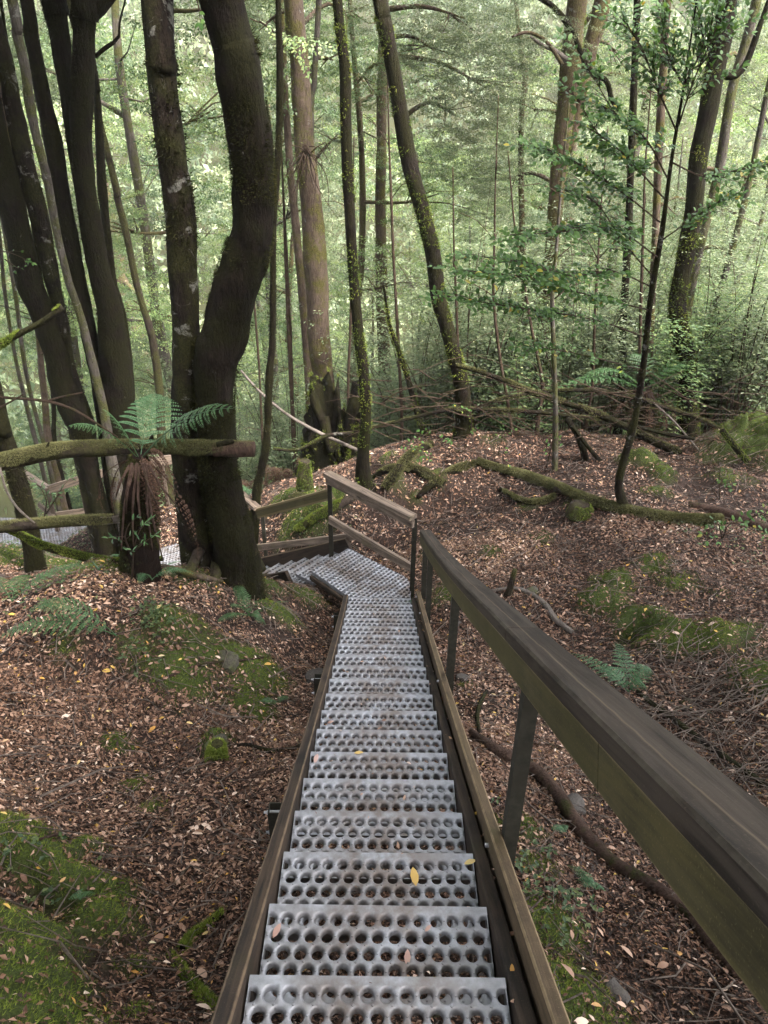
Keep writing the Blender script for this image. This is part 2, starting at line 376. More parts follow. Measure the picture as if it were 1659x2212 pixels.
M['kick'] = wood_mat('kick_board_timber', (.028,.02,.013), (.105,.073,.045), (.018,.014,.01), (.055,.045,.02), .3, edge=(.043, .13, (.2,.145,.085)), warm=(.10,.07,.042))
M['rail_pale'] = wood_mat('pale_rail_timber', (.055,.041,.031), (.165,.125,.095), (.04,.03,.025), (.09,.078,.036), .25)

def plain(name, c, rough=.6, metal=0.0, nsc=30, var=.35, dirt=None):
    m, nt, b, out = new_mat(name); tc = N(nt, 'ShaderNodeTexCoord')
    n = noise(nt, nsc, 5, tc.outputs['Object'], .65); col = ramp(nt, [(.3, tuple(x*(1-var) for x in c)), (.7, tuple(min(1, x*(1+var)) for x in c))], n.outputs[0]).outputs[0]
    if dirt:
        d = noise(nt, nsc*.2, 4, tc.outputs['Object'], .7); col = mixc(nt, ramp(nt, [(.45, (0,0,0)), (.7, (.8,.8,.8))], d.outputs[0]).outputs[0], col, dirt)
    nt.links.new(col, b.inputs['Base Color']); b.inputs['Roughness'].default_value = rough; b.inputs['Metallic'].default_value = metal; b.inputs['Specular IOR Level'].default_value = .12
    bump(nt, b, n.outputs[0], .3, .004); return m
M['post'] = plain('olive_steel_post', (.026,.024,.018), .75, 0.0, 25, .4, (.02,.017,.012))
M['bolt'] = plain('zinc_bolt', (.4,.4,.42), .4, .8)
M['rock'] = plain('grey_rock', (.05,.044,.04), .85, 0, 9, .5, (.06,.05,.04))
M['rock_moss'] = plain('mossy_rock', (.05,.045,.035), .9, 0, 9, .5, (.06,.07,.014))
M['scratch'] = plain('bared_wood', (.25,.18,.125), .8, 0, 60, .25)

def steel_mat():
    m, nt, b, out = new_mat('galvanised_steel'); tc = N(nt, 'ShaderNodeTexCoord')
    g = N(nt, 'ShaderNodeNewGeometry')
    n1 = noise(nt, 45, 4, g.outputs['Position'], .6); c = ramp(nt, [(.3, (.20,.205,.222)), (.7, (.32,.328,.355))], n1.outputs[0]).outputs[0]
    n2_ = noise(nt, 7, 5, g.outputs['Position'], .7)
    sx = N(nt, 'ShaderNodeSeparateXYZ'); nt.links.new(tc.outputs['Object'], sx.inputs[0])
    wear = N(nt, 'ShaderNodeMath', operation='ABSOLUTE'); nt.links.new(sx.outputs[0], wear.inputs[0])
    wr = ramp(nt, [(.10, (1,1,1)), (.33, (.25,.25,.25))], wear.outputs[0])
    dm = ramp(nt, [(.34, (0,0,0)), (.58, (.9,.9,.9))], n2_.outputs[0])
    mu = N(nt, 'ShaderNodeMath', operation='MULTIPLY'); nt.links.new(wr.outputs[0], mu.inputs[0]); nt.links.new(dm.outputs[0], mu.inputs[1])
    c = mixc(nt, mu.outputs[0], c, (.115,.09,.076))
    nt.links.new(c, b.inputs['Base Color']); b.inputs['Metallic'].default_value = .5
    r = ramp(nt, [(.3, (.38,.38,.38)), (.7, (.58,.58,.58))], n1.outputs[0]); nt.links.new(r.outputs[0], b.inputs['Roughness'])
    bump(nt, b, n1.outputs[0], .12, .002)
    return m
M['steel'] = steel_mat()

# ------------------------------------------------------------------ ground
def zs(y):                                       # height of the stair's nosing line
    d = y-1.12
    if d < 0: return -.617-.565*d
    return -.617-(.565*d-.009*d*d)
ctrl = []
for (px, py, F) in [(0,2212,1.95),(250,2212,2.53),(450,2212,2.45),(50,1900,3.02),(300,1900,3.46),(520,1900,3.46),(100,1650,4.4),(350,1650,4.7),(600,1650,4.7),
                    (100,1450,5.3),(350,1450,5.55),(600,1450,6.35),(670,1450,6.5),(100,1350,5.6),(350,1330,5.75),(550,1340,6.8),(650,1350,7.9),
                    (150,1270,5.95),(400,1265,6.6),(490,1250,7.0),(590,1262,8.4),(650,1275,8.8),(300,1240,7.5),(200,1235,8.4),(75,1245,8.2),(60,1195,10.2),(160,1218,10.0),(400,1235,10.2),
                    (650,1150,10.6),(800,1150,10.2),(900,1185,9.3),(700,1040,11.8),(600,1060,12.3),(250,1100,12.5),
                    (1250,2212,2.75),(1100,1900,3.5),(1100,1650,4.9),(1000,1450,6.4),(950,1300,8.0),(1050,1200,8.9),(1300,1900,3.75),(1400,1650,5.4),(1659,1600,5.3),(1659,1400,6.5),
                    (1400,1400,6.8),(1200,1400,7.3),(1300,1250,8.2),(1350,1120,9.2),(1659,1150,8.9),(1150,1120,9.7),(1000,1060,10.8),(1000,945,12),(1250,950,12.2),(1450,965,12),(1659,1000,11.2),(850,1040,10.9),(850,965,12.2)]:
    ctrl.append(P(px, py, F))
for q in [(0,-1,.15),(0,1,-.98),(0,3,-2.12),(0,5,-3.12),(0,6.6,-3.9),(-.6,7.6,-4.0),(-1.5,8.6,-4.75),(-3.2,10.2,-5.35),(-6,11.6,-6.3),(-9,11.5,-6.1),(-4.5,9.6,-5.6),(0,8.6,-4.2),
          (0,-3,1.3),(-5,-3,1.0),(5,-3,.9),(0,-8,4.2),(-9,-8,4),(9,-8,4),(0,-16,9),(-16,-16,9),(16,-16,9),(-8,0,-.1),(8,0,-.9),(-9,5,-2.6),(9,5,-2.9),(-10,8.5,-4.2),(10,10,-2.8),
          (-4,14,-7.4),(-9,14.5,-7.6),(0,14.5,-6.8),(5,15,-6.0),(10,15,-5.6),(-16,5,-2.6),(16,5,-2.6),(-16,12,-6),(16,12,-4.4),(-8,17,-9.5),(0,17.5,-9.2),(8,17.5,-8.4),(16,17.5,-8),(-16,17.5,-9.5)]:
    ctrl.append(np.array(q, float))
ctrl = np.array(ctrl); CX = ctrl[:, :2]; CZ = ctrl[:, 2]
def _tk(r2): return 0.5*r2*np.log(r2+1e-9)
_n = len(CX); _K = _tk(((CX[:, None]-CX[None])**2).sum(-1))+np.eye(_n)*0.12
_Pm = np.hstack([np.ones((_n, 1)), CX]); _A = np.block([[_K, _Pm], [_Pm.T, np.zeros((3, 3))]])
_w = np.linalg.solve(_A, np.concatenate([CZ, np.zeros(3)]))
def tps(x, y):
    sh = x.shape; q = np.stack([x.ravel(), y.ravel()], -1); o = np.empty(len(q))
    for s in range(0, len(q), 20000):
        b = q[s:s+20000]; o[s:s+20000] = _tk(((b[:, None]-CX[None])**2).sum(-1)) @ _w[:_n]+_w[_n]+b @ _w[_n+1:]
    return o.reshape(sh)
def spaced(a0, a1, step, grow, lim0, lim1):
    c = list(np.arange(a0, a1+1e-6, step)); s = step
    lo = c[0]
    while lo > lim0: s = min(s*grow, 3.5); lo -= s; c.insert(0, lo)
    s = step; hi = c[-1]
    while hi < lim1: s = min(s*grow, 3.5); hi += s; c.append(hi)
    return np.array(c)
GX = spaced(-5.5, 5.8, .058, 1.18, -95, 95); GY = spaced(.7, 12.5, .058, 1.18, -22, 150)
gx, gy = np.meshgrid(GX, GY)
near = tps(np.clip(gx, -17, 17), np.clip(gy, -17, 18))
def far_z(x, y):
    v = np.where(y < 42, -9.0-(y-17.5)*.62, 0)
    zb = -9.0-24.5*.62
    up = zb+np.maximum(y-46, 0)*.62+np.where(y > 95, -(y-95)*.35, 0)
    return np.where(y < 42, v, up)+2.2*n2(x, y, .06, 3, 5)*np.clip((y-20)/20, 0, 1)
bl = np.clip((gy-14.5)/6.0, 0, 1); bl = bl*bl*(3-2*bl)
GZ = near*(1-bl)+far_z(gx, gy)*bl
def _interp(Z, x, y):
    x = np.asarray(x, float); y = np.asarray(y, float)
    i = np.clip(np.searchsorted(GX, x)-1, 0, len(GX)-2); j = np.clip(np.searchsorted(GY, y)-1, 0, len(GY)-2)
    u = np.clip((x-GX[i])/(GX[i+1]-GX[i]), 0, 1); v = np.clip((y-GY[j])/(GY[j+1]-GY[j]), 0, 1)
    return Z[j, i]*(1-u)*(1-v)+Z[j, i+1]*u*(1-v)+Z[j+1, i]*(1-u)*v+Z[j+1, i+1]*u*v
def gz(x, y): return _interp(GZ, x, y)
def PG(px, py, fmin=1.2, fmax=40):
    F = np.arange(fmin, fmax, .03); pts = CAM+F[:, None]*ray(px, py)[None]
    d = pts[:, 2]-gz(pts[:, 0], pts[:, 1]); k = np.argmax(d <= 0)
    if d[k] > 0: k = len(F)-1
    return pts[k]
# mossy hummocks: (px, py, radius m, height m, moss amount)
blobs = []
for (px, py, r, h, a) in [(15,1830,.19,.19,1.2),(85,1880,.14,.15,1.2),(165,1920,.13,.12,1.2),(220,1985,.14,.11,1.1),(255,1940,.10,.08,1.1),(15,2060,.2,.21,1.3),(60,2150,.17,.16,1.3),(90,2210,.13,.1,1.2),(285,2075,.06,.04,.8),(190,1850,.10,.09,.9),(300,2190,.07,.03,.8),(320,2060,.05,.03,.7),(250,1600,.12,.04,.8),(295,1690,.1,.03,.9),(330,1740,.08,.02,.8),
        (380,1470,.28,.06,.7),(450,1400,.25,.05,.6),(540,1510,.2,.05,.9),(600,1330,.3,.08,.9),(660,1300,.25,.08,.9),(560,1450,.3,.06,.9),(380,1340,.25,.06,.7),(470,1620,.12,.1,.9),(560,1545,.14,.05,1),
        (585,1280,.15,.05,1),(520,1265,.3,.05,.8),(430,1255,.3,.05,.6),(300,1420,.25,.03,.5),(560,1250,.15,.05,1),(150,1400,.2,.05,.5),
        (1330,1265,.3,.08,.8),(1305,1310,.28,.10,1),(1380,1345,.3,.09,.8),(1450,1380,.32,.10,1),(1545,1385,.32,.09,.7),(1460,1265,.3,.1,.6),(1410,1220,.25,.05,.7),(1600,1380,.3,.06,.6),(1655,1480,.3,.08,.8),(1560,1290,.2,.05,.4),
        (900,1010,.3,.16,.42),(850,1050,.25,.15,.45),(950,1045,.25,.14,.4),(840,1010,.2,.14,.5),(1000,1010,.25,.12,.38),(900,1065,.15,.1,.4),(1140,1090,.25,.05,.4),(930,1210,.2,.04,.6),(950,1285,.25,.05,.8),(1180,2010,.2,.05,.8),(1215,2180,.22,.05,.9),(1010,1480,.12,.02,.5),
        (1380,1010,.3,.2,.9),(1430,1030,.25,.15,.8),(1420,1070,.25,.08,.7),(1170,1160,.2,.06,.6),(1055,1190,.2,.05,.5),(1250,1090,.3,.05,.5),(1580,1040,.4,.1,.5),(1640,985,.9,.42,1),(1680,1000,.8,.4,1),(1060,965,.5,.12,.3),(1230,955,.4,.10,.2),(1120,950,.35,.10,.3),
        (690,1120,.3,.2,1),(655,1095,.3,.15,.9),(730,1090,.25,.15,.9),(640,1140,.3,.1,.8),(610,1090,.3,.1,.7),(150,1225,.5,.08,.9),(30,1225,.5,.15,.9),(250,1235,.4,.05,.8),
        (1120,1800,.2,.03,.6),(1160,1870,.16,.03,.6),(960,1230,.18,.04,.6)]:
    c = PG(px, py); blobs.append((c[0], c[1], r, h, a))
def moss_mask(x, y):
    m = np.zeros_like(x)
    for (bx, by, r, h, a) in blobs: m = np.maximum(m, a*np.exp(-((x-bx)**2+(y-by)**2)/(r*r)*.9))
    m = m*(.9+.5*n2(x, y, 5.0, 3, 3))+.34*np.clip(n2(x, y, 1.6, 4, 21)-.05, 0, 1)
    return np.clip((m-.22)*3.0, 0, 1)
dz = np.zeros_like(GZ)
for (bx, by, r, h, a) in blobs: dz = np.maximum(dz, 1.65*h*np.exp(-(((gx-bx)**2+(gy-by)**2)/(r*r))**1.4))
for (px, py, r, h) in [(880,1095,.45,.22),(960,1090,.35,.15),(1378,1368,.13,.3),(1330,1390,.15,.12),(1480,1400,.2,.12),(1150,1110,.4,.15),(640,1420,.3,.08),(240,1690,.35,.08),(80,1975,.12,.12),(330,1600,.3,.06),(1240,1160,.4,.1),(1100,1400,.4,.12),(330,1395,.12,.1)]:
    c = PG(px, py); dz = dz-h*np.exp(-((gx-c[0])**2+(gy-c[1])**2)/(r*r))
nearw = np.clip((16-gy)/3, 0, 1)*np.clip((10-np.abs(gx))/3, 0, 1)
_corr = 1-np.clip(1.4-np.abs(gx-.02)*2.0, 0, 1)*np.clip((7.2-gy)*2, 0, 1)*.7
GZ = GZ+(dz*(.75+.6*np.abs(n2(gx, gy, 9, 2, 8))+.3*n2(gx, gy, 4, 2, 9))+(.11*n2(gx, gy, 1.2, 3, 1)+.05*n2(gx, gy, 4, 3, 2)+.016*n2(gx, gy, 11, 2, 12))*_corr)*nearw
GM = moss_mask(gx, gy)*nearw+.5*(1-nearw)
gxyz = np.stack([gx, gy, GZ], -1).reshape(-1, 3)
nxg, nyg = len(GX), len(GY)
_i = np.arange(nyg-1)[:, None]*nxg+np.arange(nxg-1)[None]
GQ = np.stack([_i, _i+1, _i+1+nxg, _i+nxg], -1).reshape(-1, 4)
def ground_mat():
    m, nt, b, out = new_mat('forest_soil'); g = N(nt, 'ShaderNodeNewGeometry')
    n1 = noise(nt, 40, 6, g.outputs['Position'], .7); c = ramp(nt, [(.25, (.008,.005,.004)), (.55, (.026,.016,.012)), (.8, (.07,.043,.033))], n1.outputs[0]).outputs[0]
    a = N(nt, 'ShaderNodeAttribute', attribute_name='moss'); n2_ = noise(nt, 90, 4, g.outputs['Position'], .7)
    mc = ramp(nt, [(.3, (.012,.018,.005)), (.7, (.055,.072,.016))], n2_.outputs[0])
    c = mixc(nt, a.outputs['Fac'], c, mc.outputs[0]); nt.links.new(c, b.inputs['Base Color']); b.inputs['Roughness'].default_value = .95
    b.inputs['Specular IOR Level'].default_value = .15
    bump(nt, b, n1.outputs[0], .8, .03); return m
M['ground'] = ground_mat()
link('ground', mk_mesh('ground', gxyz, [GQ], mats=[M['ground']], point_attr={'moss': GM.ravel()}), kind='structure', label='forest floor falling away beside the steps to a far valley side')
def haze(density):
    V = np.array([(x, y, z) for z in (-42, 24) for y in (-23.5, 149) for x in (-94, 94)], float); V[:, 2] = np.where(V[:, 2] < 0, GZ.min()-1.0, V[:, 2])
    me = mk_mesh('haze', V, [np.array([[0,2,3,1],[4,5,7,6],[0,1,5,4],[2,6,7,3],[0,4,6,2],[1,3,7,5]])], smooth=False)
    m = bpy.data.materials.new('haze'); m.use_nodes = True; nt = m.node_tree; nt.nodes.clear(); o = nt.nodes.new('ShaderNodeOutputMaterial'); v = nt.nodes.new('ShaderNodeVolumePrincipled')
    v.inputs['Color'].default_value = (.97, .97, .92, 1); v.inputs['Density'].default_value = density; v.inputs['Anisotropy'].default_value = .1; nt.links.new(v.outputs[0], o.inputs['Volume']); me.materials.append(m)
    link('haze', me, kind='stuff', label='thin pale haze brightening the far side of the valley')
haze(.0005)
def gnormal(x, y):
    e = .06; dx = (gz(x+e, y)-gz(x-e, y))/(2*e); dy = (gz(x, y+e)-gz(x, y-e))/(2*e)
    return norm(np.stack([-dx, -dy, np.ones_like(dx)], -1))
def gmoss(x, y): return _interp(GM, x, y)
# ------------------------------------------------------------------ far forest on the opposite hillside
def proj_ok(x, y, z, mx=.30, my=.2):
    v = np.stack([x, y, z], -1)-CAM; F = v @ AF; a = (v @ AR)/F*FPX/829.5; b = (v @ AU)/F*FPX/1106
    return (F > .3) & (np.abs(a) < 1+mx) & (np.abs(b) < 1+my)
def far_forest():
    n = 820
    x = rng.uniform(-60, 60, n); y = rng.uniform(27, 118, n); z = gz(x, y)
    CC, RR = [], []
    r = rng.uniform(2.2, 4.2, n); h = rng.uniform(3, 9, n)
    m = 100
    d = unit_rand(n*m).reshape(n, m, 3); d[..., 2] = np.abs(d[..., 2])*.9-.15
    lump = 1+.35*fbm(d*2.5+np.arange(n)[:, None, None]*3.1, 2, 4)[..., None]
    rad = (rng.uniform(.55, 1, (n, m))**.5)[..., None]
    c = np.stack([x, y, z+h], -1)[:, None]+d*lump*rad*(r[:, None, None]*np.array([1, 1, 1.25]))
    c = c.reshape(-1, 3); nn = norm(d.reshape(-1, 3)+.9*unit_rand(n*m)); dd = norm(np.cross(nn, unit_rand(n*m))+np.array([0, 0, -.4]))
    V, T, k = leaf_arrays(c, dd, nn, rng.uniform(.35, .8, n*m), rng.uniform(.25, .5, n*m))
    rv = np.clip(np.repeat(rng.uniform(.1, .8, n), m)+rng.normal(0, .14, n*m), 0, 1)
    me = mk_mesh('far_forest', V, [T], rnd=np.repeat(rv, k), smooth=False, mats=[M['far']])
    link('far_forest', me, kind='stuff', label='bright hazy forest canopy covering the far valley side')
far_forest()

# ------------------------------------------------------------------ crowns and background trees
def crown_mesh(name, seed, rx, rz, nclump, per, L, mat, flat=.28, cr=.5):
    r = np.random.default_rng(seed)
    d = norm(r.normal(size=(nclump, 3))); rad = r.uniform(.15, 1, nclump)**.55
    lump = 1+.4*fbm(d*1.8+seed*5.3, 2, seed)
    c = d*(rad*lump)[:, None]*np.array([rx, rx, rz])
    tilt = norm(np.array([0, 0, 1.0])+.35*r.normal(size=(nclump, 3)))
    e1 = norm(np.cross(tilt, r.normal(size=(nclump, 3)))); e2 = np.cross(tilt, e1)
    q = norm(r.normal(size=(nclump, per, 3)))*(r.uniform(0, 1, (nclump, per))**.5)[..., None]*cr*r.uniform(.6, 1.3, (nclump, 1, 1))
    p = c[:, None]+q[..., :1]*e1[:, None]+q[..., 1:2]*e2[:, None]+q[..., 2:]*flat*tilt[:, None]
    p = p.reshape(-1, 3); tn = np.repeat(tilt, per, 0); n = len(p)
    nn = norm(tn+.65*r.normal(size=(n, 3))); od = norm((q[..., :1]*e1[:, None]+q[..., 1:2]*e2[:, None]).reshape(-1, 3)+.25*r.normal(size=(n, 3))+np.array([0, 0, -.12]))
    V, T, k = leaf_arrays(p, od, nn, L*r.uniform(.6, 1.35, n), L*.5*r.uniform(.7, 1.3, n))
    rv = np.clip(np.repeat(r.uniform(.1, .85, nclump), per)+r.normal(0, .15, n), 0, 1)
    return mk_mesh(name, V, [T], rnd=np.repeat(rv, k), smooth=False, mats=[mat])
CROWNS = [crown_mesh('crown', 100+i, 2.0, 1.7, 95, 66, .075, M[mt], cr=.42, flat=.22) for i, mt in enumerate(['crown', 'crown_grey', 'crown_pale', 'crown', 'crown_grey', 'crown_pale'])]
HIGH = [crown_mesh('crown', 200+i, 3.0, 1.6, 150, 60, .16, M['crown'], cr=.7) for i in range(3)]

def bg_proto(seed, h, r0, mat, crowns, cz0):
    """a slender forest tree: trunk with limbs, and several foliage masses; built at the origin, returns (trunk mesh, [(crown mesh, loc, scale, rot)])"""
    r = random.Random(seed); b = MB()
    pts = [np.array([0, 0, -.5])]; x = y = 0
    for k in range(1, 7):
        x += r.uniform(-.35, .35); y += r.uniform(-.35, .35); pts.append(np.array([x, y, h*k/6]))
    rad = [r0*1.35]+[r0*(1-.13*k) for k in range(1, 7)]
    b.tube(pts, rad, segs=10, step=.5, rough=.12, rscale=5, seed=seed)
    cs = []
    for k in range(crowns):
        t = cz0+(1-cz0)*k/(crowns-1); i = min(int(t*6), 5); f = t*6-i; p = pts[i]*(1-f)+pts[i+1]*f
        a = r.uniform(0, 6.28) if k < crowns-1 else 0; d = r.uniform(1.0, 2.4)*(1.15-t*.55) if k < crowns-1 else .2
        q = p+np.array([math.cos(a)*d, math.sin(a)*d, r.uniform(.3, 1.1)])
        if k < crowns-1:
            mid = (p+q)/2+np.array([r.uniform(-.2, .2), r.uniform(-.2, .2), -.1]); b.tube([p, mid, q], [r0*.35, r0*.22, r0*.08], segs=5, step=.3, rough=.1, seed=seed+k)
            for w in range(3):
                e = q+np.array([r.uniform(-1, 1), r.uniform(-1, 1), r.uniform(-.5, .6)])*1.1
                b.tube([mid, (mid+e)/2+np.array([0, 0, .12]), e], [r0*.16, r0*.1, r0*.03], segs=4, step=.35, seed=k)
        cs.append((CROWNS[r.randrange(6)], q, r.uniform(.5, .95), r.uniform(0, 6.28)))
    for w in range(9):       # bare twigs low on the stem
        t = r.uniform(.12, .85); i = min(int(t*6), 5); f = t*6-i; p = pts[i]*(1-f)+pts[i+1]*f; a = r.uniform(0, 6.28); l = r.uniform(.5, 1.6)
        e = p+np.array([math.cos(a)*l, math.sin(a)*l, r.uniform(-.2, .7)]); b.tube([p, (p+e)/2+np.array([0, 0, -.1]), e], [r0*.14, r0*.09, .008], segs=4, step=.3, seed=w)
    return b.mesh('trunk', M[mat]), cs
PROTO = [bg_proto(1, 15, .16, 'bark_grey', 7, .22), bg_proto(2, 17, .2, 'bark_brown', 7, .3), bg_proto(3, 12, .11, 'bark_grey', 6, .2), bg_proto(4, 14, .13, 'bark_orange', 6, .32), bg_proto(5, 10, .07, 'bark_grey', 5, .3)]
BGLAB = ['grey trunked slender tree with airy foliage in the wood beyond the ridge', 'brown trunked taller tree with airy foliage in the wood beyond the ridge', 'slim grey young tree with leafy crown in the wood beyond the ridge',
         'orange mossed slender tree in the wood beyond the ridge', 'thin pole-like young tree in the wood beyond the ridge']
def bg_tree(k, x, y, s=1.0, rot=None, dz=0):
    tm, cs = PROTO[k]; z = float(gz(x, y))-.2+dz
    t = thing('forest_tree', (x, y, z), BGLAB[k], 'tree', 'trees of the wood beyond the ridge')
    t.rotation_euler = (random.uniform(-.06, .06), random.uniform(-.06, .06), rot if rot is not None else random.uniform(0, 6.28)); t.scale = (s, s, s)
    link('trunk', tm, t, loc=(0, 0, 0))
    for (me, q, sc, ro) in cs:
        c = link('crown', me, t, loc=q); c.scale = (sc, sc, sc*.9); c.rotation_euler = (0, 0, ro)
def scatter_bg():
    r = random.Random(5); placed = []
    def ok(x, y, d):
        return all((x-a)**2+(y-b)**2 > d*d for a, b in placed)
    for (y0, y1, n, d) in [(16, 20, 8, 2.0), (20, 28, 15, 2.4), (28, 40, 18, 2.8)]:
        c = 0; tries = 0
        while c < n and tries < 3000:
            tries += 1; y = r.uniform(y0, y1); x = r.uniform(-.62*y, .62*y)
            if not ok(x, y, d): continue
            placed.append((x, y)); c += 1
            bg_tree(r.choice([0, 1, 2, 3, 4, 4, 2, 0]), x, y, r.uniform(.8, 1.25))
scatter_bg()

# ------------------------------------------------------------------ shrubs
def shrub_mesh(seed, h, w, mat, L, nst=9, per=60):
    r = random.Random(seed); b = MB(); C, D, NN = [], [], []
    for s in range(nst):
        a = r.uniform(0, 6.28); l = r.uniform(.4, 1)*w; top = np.array([math.cos(a)*l, math.sin(a)*l, h*r.uniform(.55, 1)])
        base = np.array([r.uniform(-.08, .08), r.uniform(-.08, .08), -.1]); mid = (base+top)/2+np.array([r.uniform(-.1, .1), r.uniform(-.1, .1), .12*h])
        b.tube([base, mid, top], [.012, .008, .003], segs=4, step=.15, seed=s)
        pts, _ = catmull([base, mid, top], [0, 0, 0], .05)
        for k in range(per):
            t = r.uniform(.3, 1); p = pts[min(int(t*len(pts)), len(pts)-1)]
            az = r.uniform(0, 6.28); rr = r.uniform(.03, .38)*w*.8; d = np.array([math.cos(az), math.sin(az), r.uniform(-.25, .25)])
            q = p+d*rr
            for m in range(5):
                C.append(q+d*m*L*.6+np.array([r.uniform(-1, 1), r.uniform(-1, 1), r.uniform(-.6, .6)])*L*.5)
                sd = 1 if m % 2 else -1; D.append(d*.5+np.cross(d, (0, 0, 1))*sd+np.array([0, 0, r.uniform(-.4, .1)])); NN.append(np.array([r.uniform(-.5, .5), r.uniform(-.5, .5), 1]))
    n = len(C); lv = np.random.default_rng(seed)
    V, T, k = leaf_arrays(np.array(C), np.array(D), norm(np.array(NN)), L*lv.uniform(.7, 1.3, n), L*.5*lv.uniform(.8, 1.2, n))
    fo = mk_mesh('foliage', V, [T], rnd=np.repeat(np.clip(lv.normal(.5, .25, n), 0, 1), k), smooth=False, mats=[M[mat]])
    return b.mesh('stem', M['bark_twig']), fo
SHRUB = [shrub_mesh(11, 1.9, .8, 'crown_grey', .045), shrub_mesh(12, 1.4, .75, 'crown', .05), shrub_mesh(13, 2.4, .9, 'crown_grey', .04), shrub_mesh(14, 1.2, .6, 'crown_pale', .05)]
TALL = [shrub_mesh(21, 4.2, 1.5, 'crown_grey', .065, 14, 130), shrub_mesh(22, 3.4, 1.4, 'crown', .07, 13, 130), shrub_mesh(23, 5.0, 1.6, 'crown_grey', .06, 15, 140), shrub_mesh(24, 4.6, 1.7, 'crown_pale', .065, 15, 140)]
SHLAB = ['grey green fine-leaved shrub in the thicket beyond the ridge', 'mid green small-leaved bush in the thicket beyond the ridge', 'tall airy grey green shrub in the thicket beyond the ridge', 'pale green low bush in the thicket beyond the ridge']
def shrub(k, x, y, s=1.0, label=None, group='shrubs of the thicket beyond the ridge'):
    t = thing('understorey_shrub', (x, y, float(gz(x, y))), label or SHLAB[k], 'shrub', group); t.scale = (s,)*3; t.rotation_euler = (0, 0, random.uniform(0, 6.28))
    link('stem', SHRUB[k][0], t, loc=(0, 0, 0)); link('foliage', SHRUB[k][1], t, loc=(0, 0, 0))
def scatter_shrubs():
    r = random.Random(8); pl = []
    for n, (x0, x1, y0, y1) in [(22, (.6, 8, 12.2, 15.5)), (22, (-7, 2, 14, 18)), (30, (-9, 10, 16, 23))]:
        c = 0
        while c < n:
            x = r.uniform(x0, x1); y = r.uniform(y0, y1)
            if any((x-a)**2+(y-b)**2 < .5 for a, b in pl): 
                if r.random() < .95: continue
            pl.append((x, y)); c += 1; shrub(r.choice([0, 0, 1, 2, 2, 3]), x, y, r.uniform(.9, 1.8))
scatter_shrubs()
def thicket():
    r = random.Random(17)
    for i, (x, y) in enumerate([(1.6,12.6),(2.5,13.4),(3.3,12.5),(4.1,13.2),(4.9,12.4),(5.7,13.1),(6.5,12.3),(6.9,13.6),(2.9,14.6),(4.6,14.8),(6.2,14.6),(7.8,14.4),(.6,13.6),(-.7,14.6),(-1.9,15.4),(-.2,16.2),(1.3,15.6),(-3.2,15.6),(-5,14.8),(-6.6,14.2),(2.1,16.6),(3.6,17),(5.4,16.8),(7,16.9),(.2,17.6),(-1.3,17.2),(4.4,18.8),(6.4,19),(2.6,19.2),(-3.4,18),(-5.6,17.4),(8.4,18.6)]):
        x += r.uniform(-.2, .2); t = thing('young_tree', (x, y, float(gz(x, y))-.1), 'bushy fine-leaved young tree in the thicket behind the ridge', 'tree', 'young trees of the thicket behind the ridge'); s_ = r.uniform(.8, 1.2); t.scale = (s_,)*3; t.rotation_euler = (0, 0, r.uniform(0, 6.28))
        st_, fo = TALL[(3 if i % 4 else 1) if i > 19 else i % 3]; link('stem', st_, t, loc=(0, 0, 0)); link('foliage', fo, t, loc=(0, 0, 0))
thicket()

# ------------------------------------------------------------------ trunks placed from the photograph
def px_line(pts, Y, extra_top=None):
    """pts (px, py, width[, Y]) -> world points, radii"""
    Wp, Rr = [], []
    for q in pts:
        yy = q[3] if len(q) > 3 else Y
        p = PY(q[0], q[1], yy); Wp.append(p); Rr.append(q[2]*depth(p)/FPX/2)
    return Wp, Rr
def stem_part(name, parent, pts, Y, mat, segs=16, step=.08, rough=.16, rscale=7, seed=0, ext=6.0, lean=(0, 0), flare=1.3, ground=True, smooth=True, taper=.55):
    Wp, Rr = px_line(pts, Y)
    if ground:
        b = Wp[-1]; g = float(gz(b[0], b[1]))
        if b[2] > g+.05: Wp.append(np.array([b[0], b[1], (b[2]+g)/2])); Rr.append(Rr[-1]*(1+flare)/2)
        Wp.append(np.array([b[0]+.01, b[1], min(g, b[2])-.15])); Rr.append(Rr[-1]*flare)
    if ext:
        d = norm(Wp[0]-Wp[1])+np.array([lean[0], lean[1], 0]); d = norm(d)
        a = Wp[0]+d*ext*.5; c = Wp[0]+d*ext+np.array([0, 0, .3]); r0 = Rr[0]
        Wp = [c, a]+Wp; Rr = [r0*taper, r0*(1+taper)/2]+Rr
    m = MB(); m.tube(Wp, Rr, segs=segs, step=step, rough=rough, rscale=rscale, seed=seed)
    o = link(name, m.mesh(name, M[mat], smooth), parent)
    return o, Wp, Rr
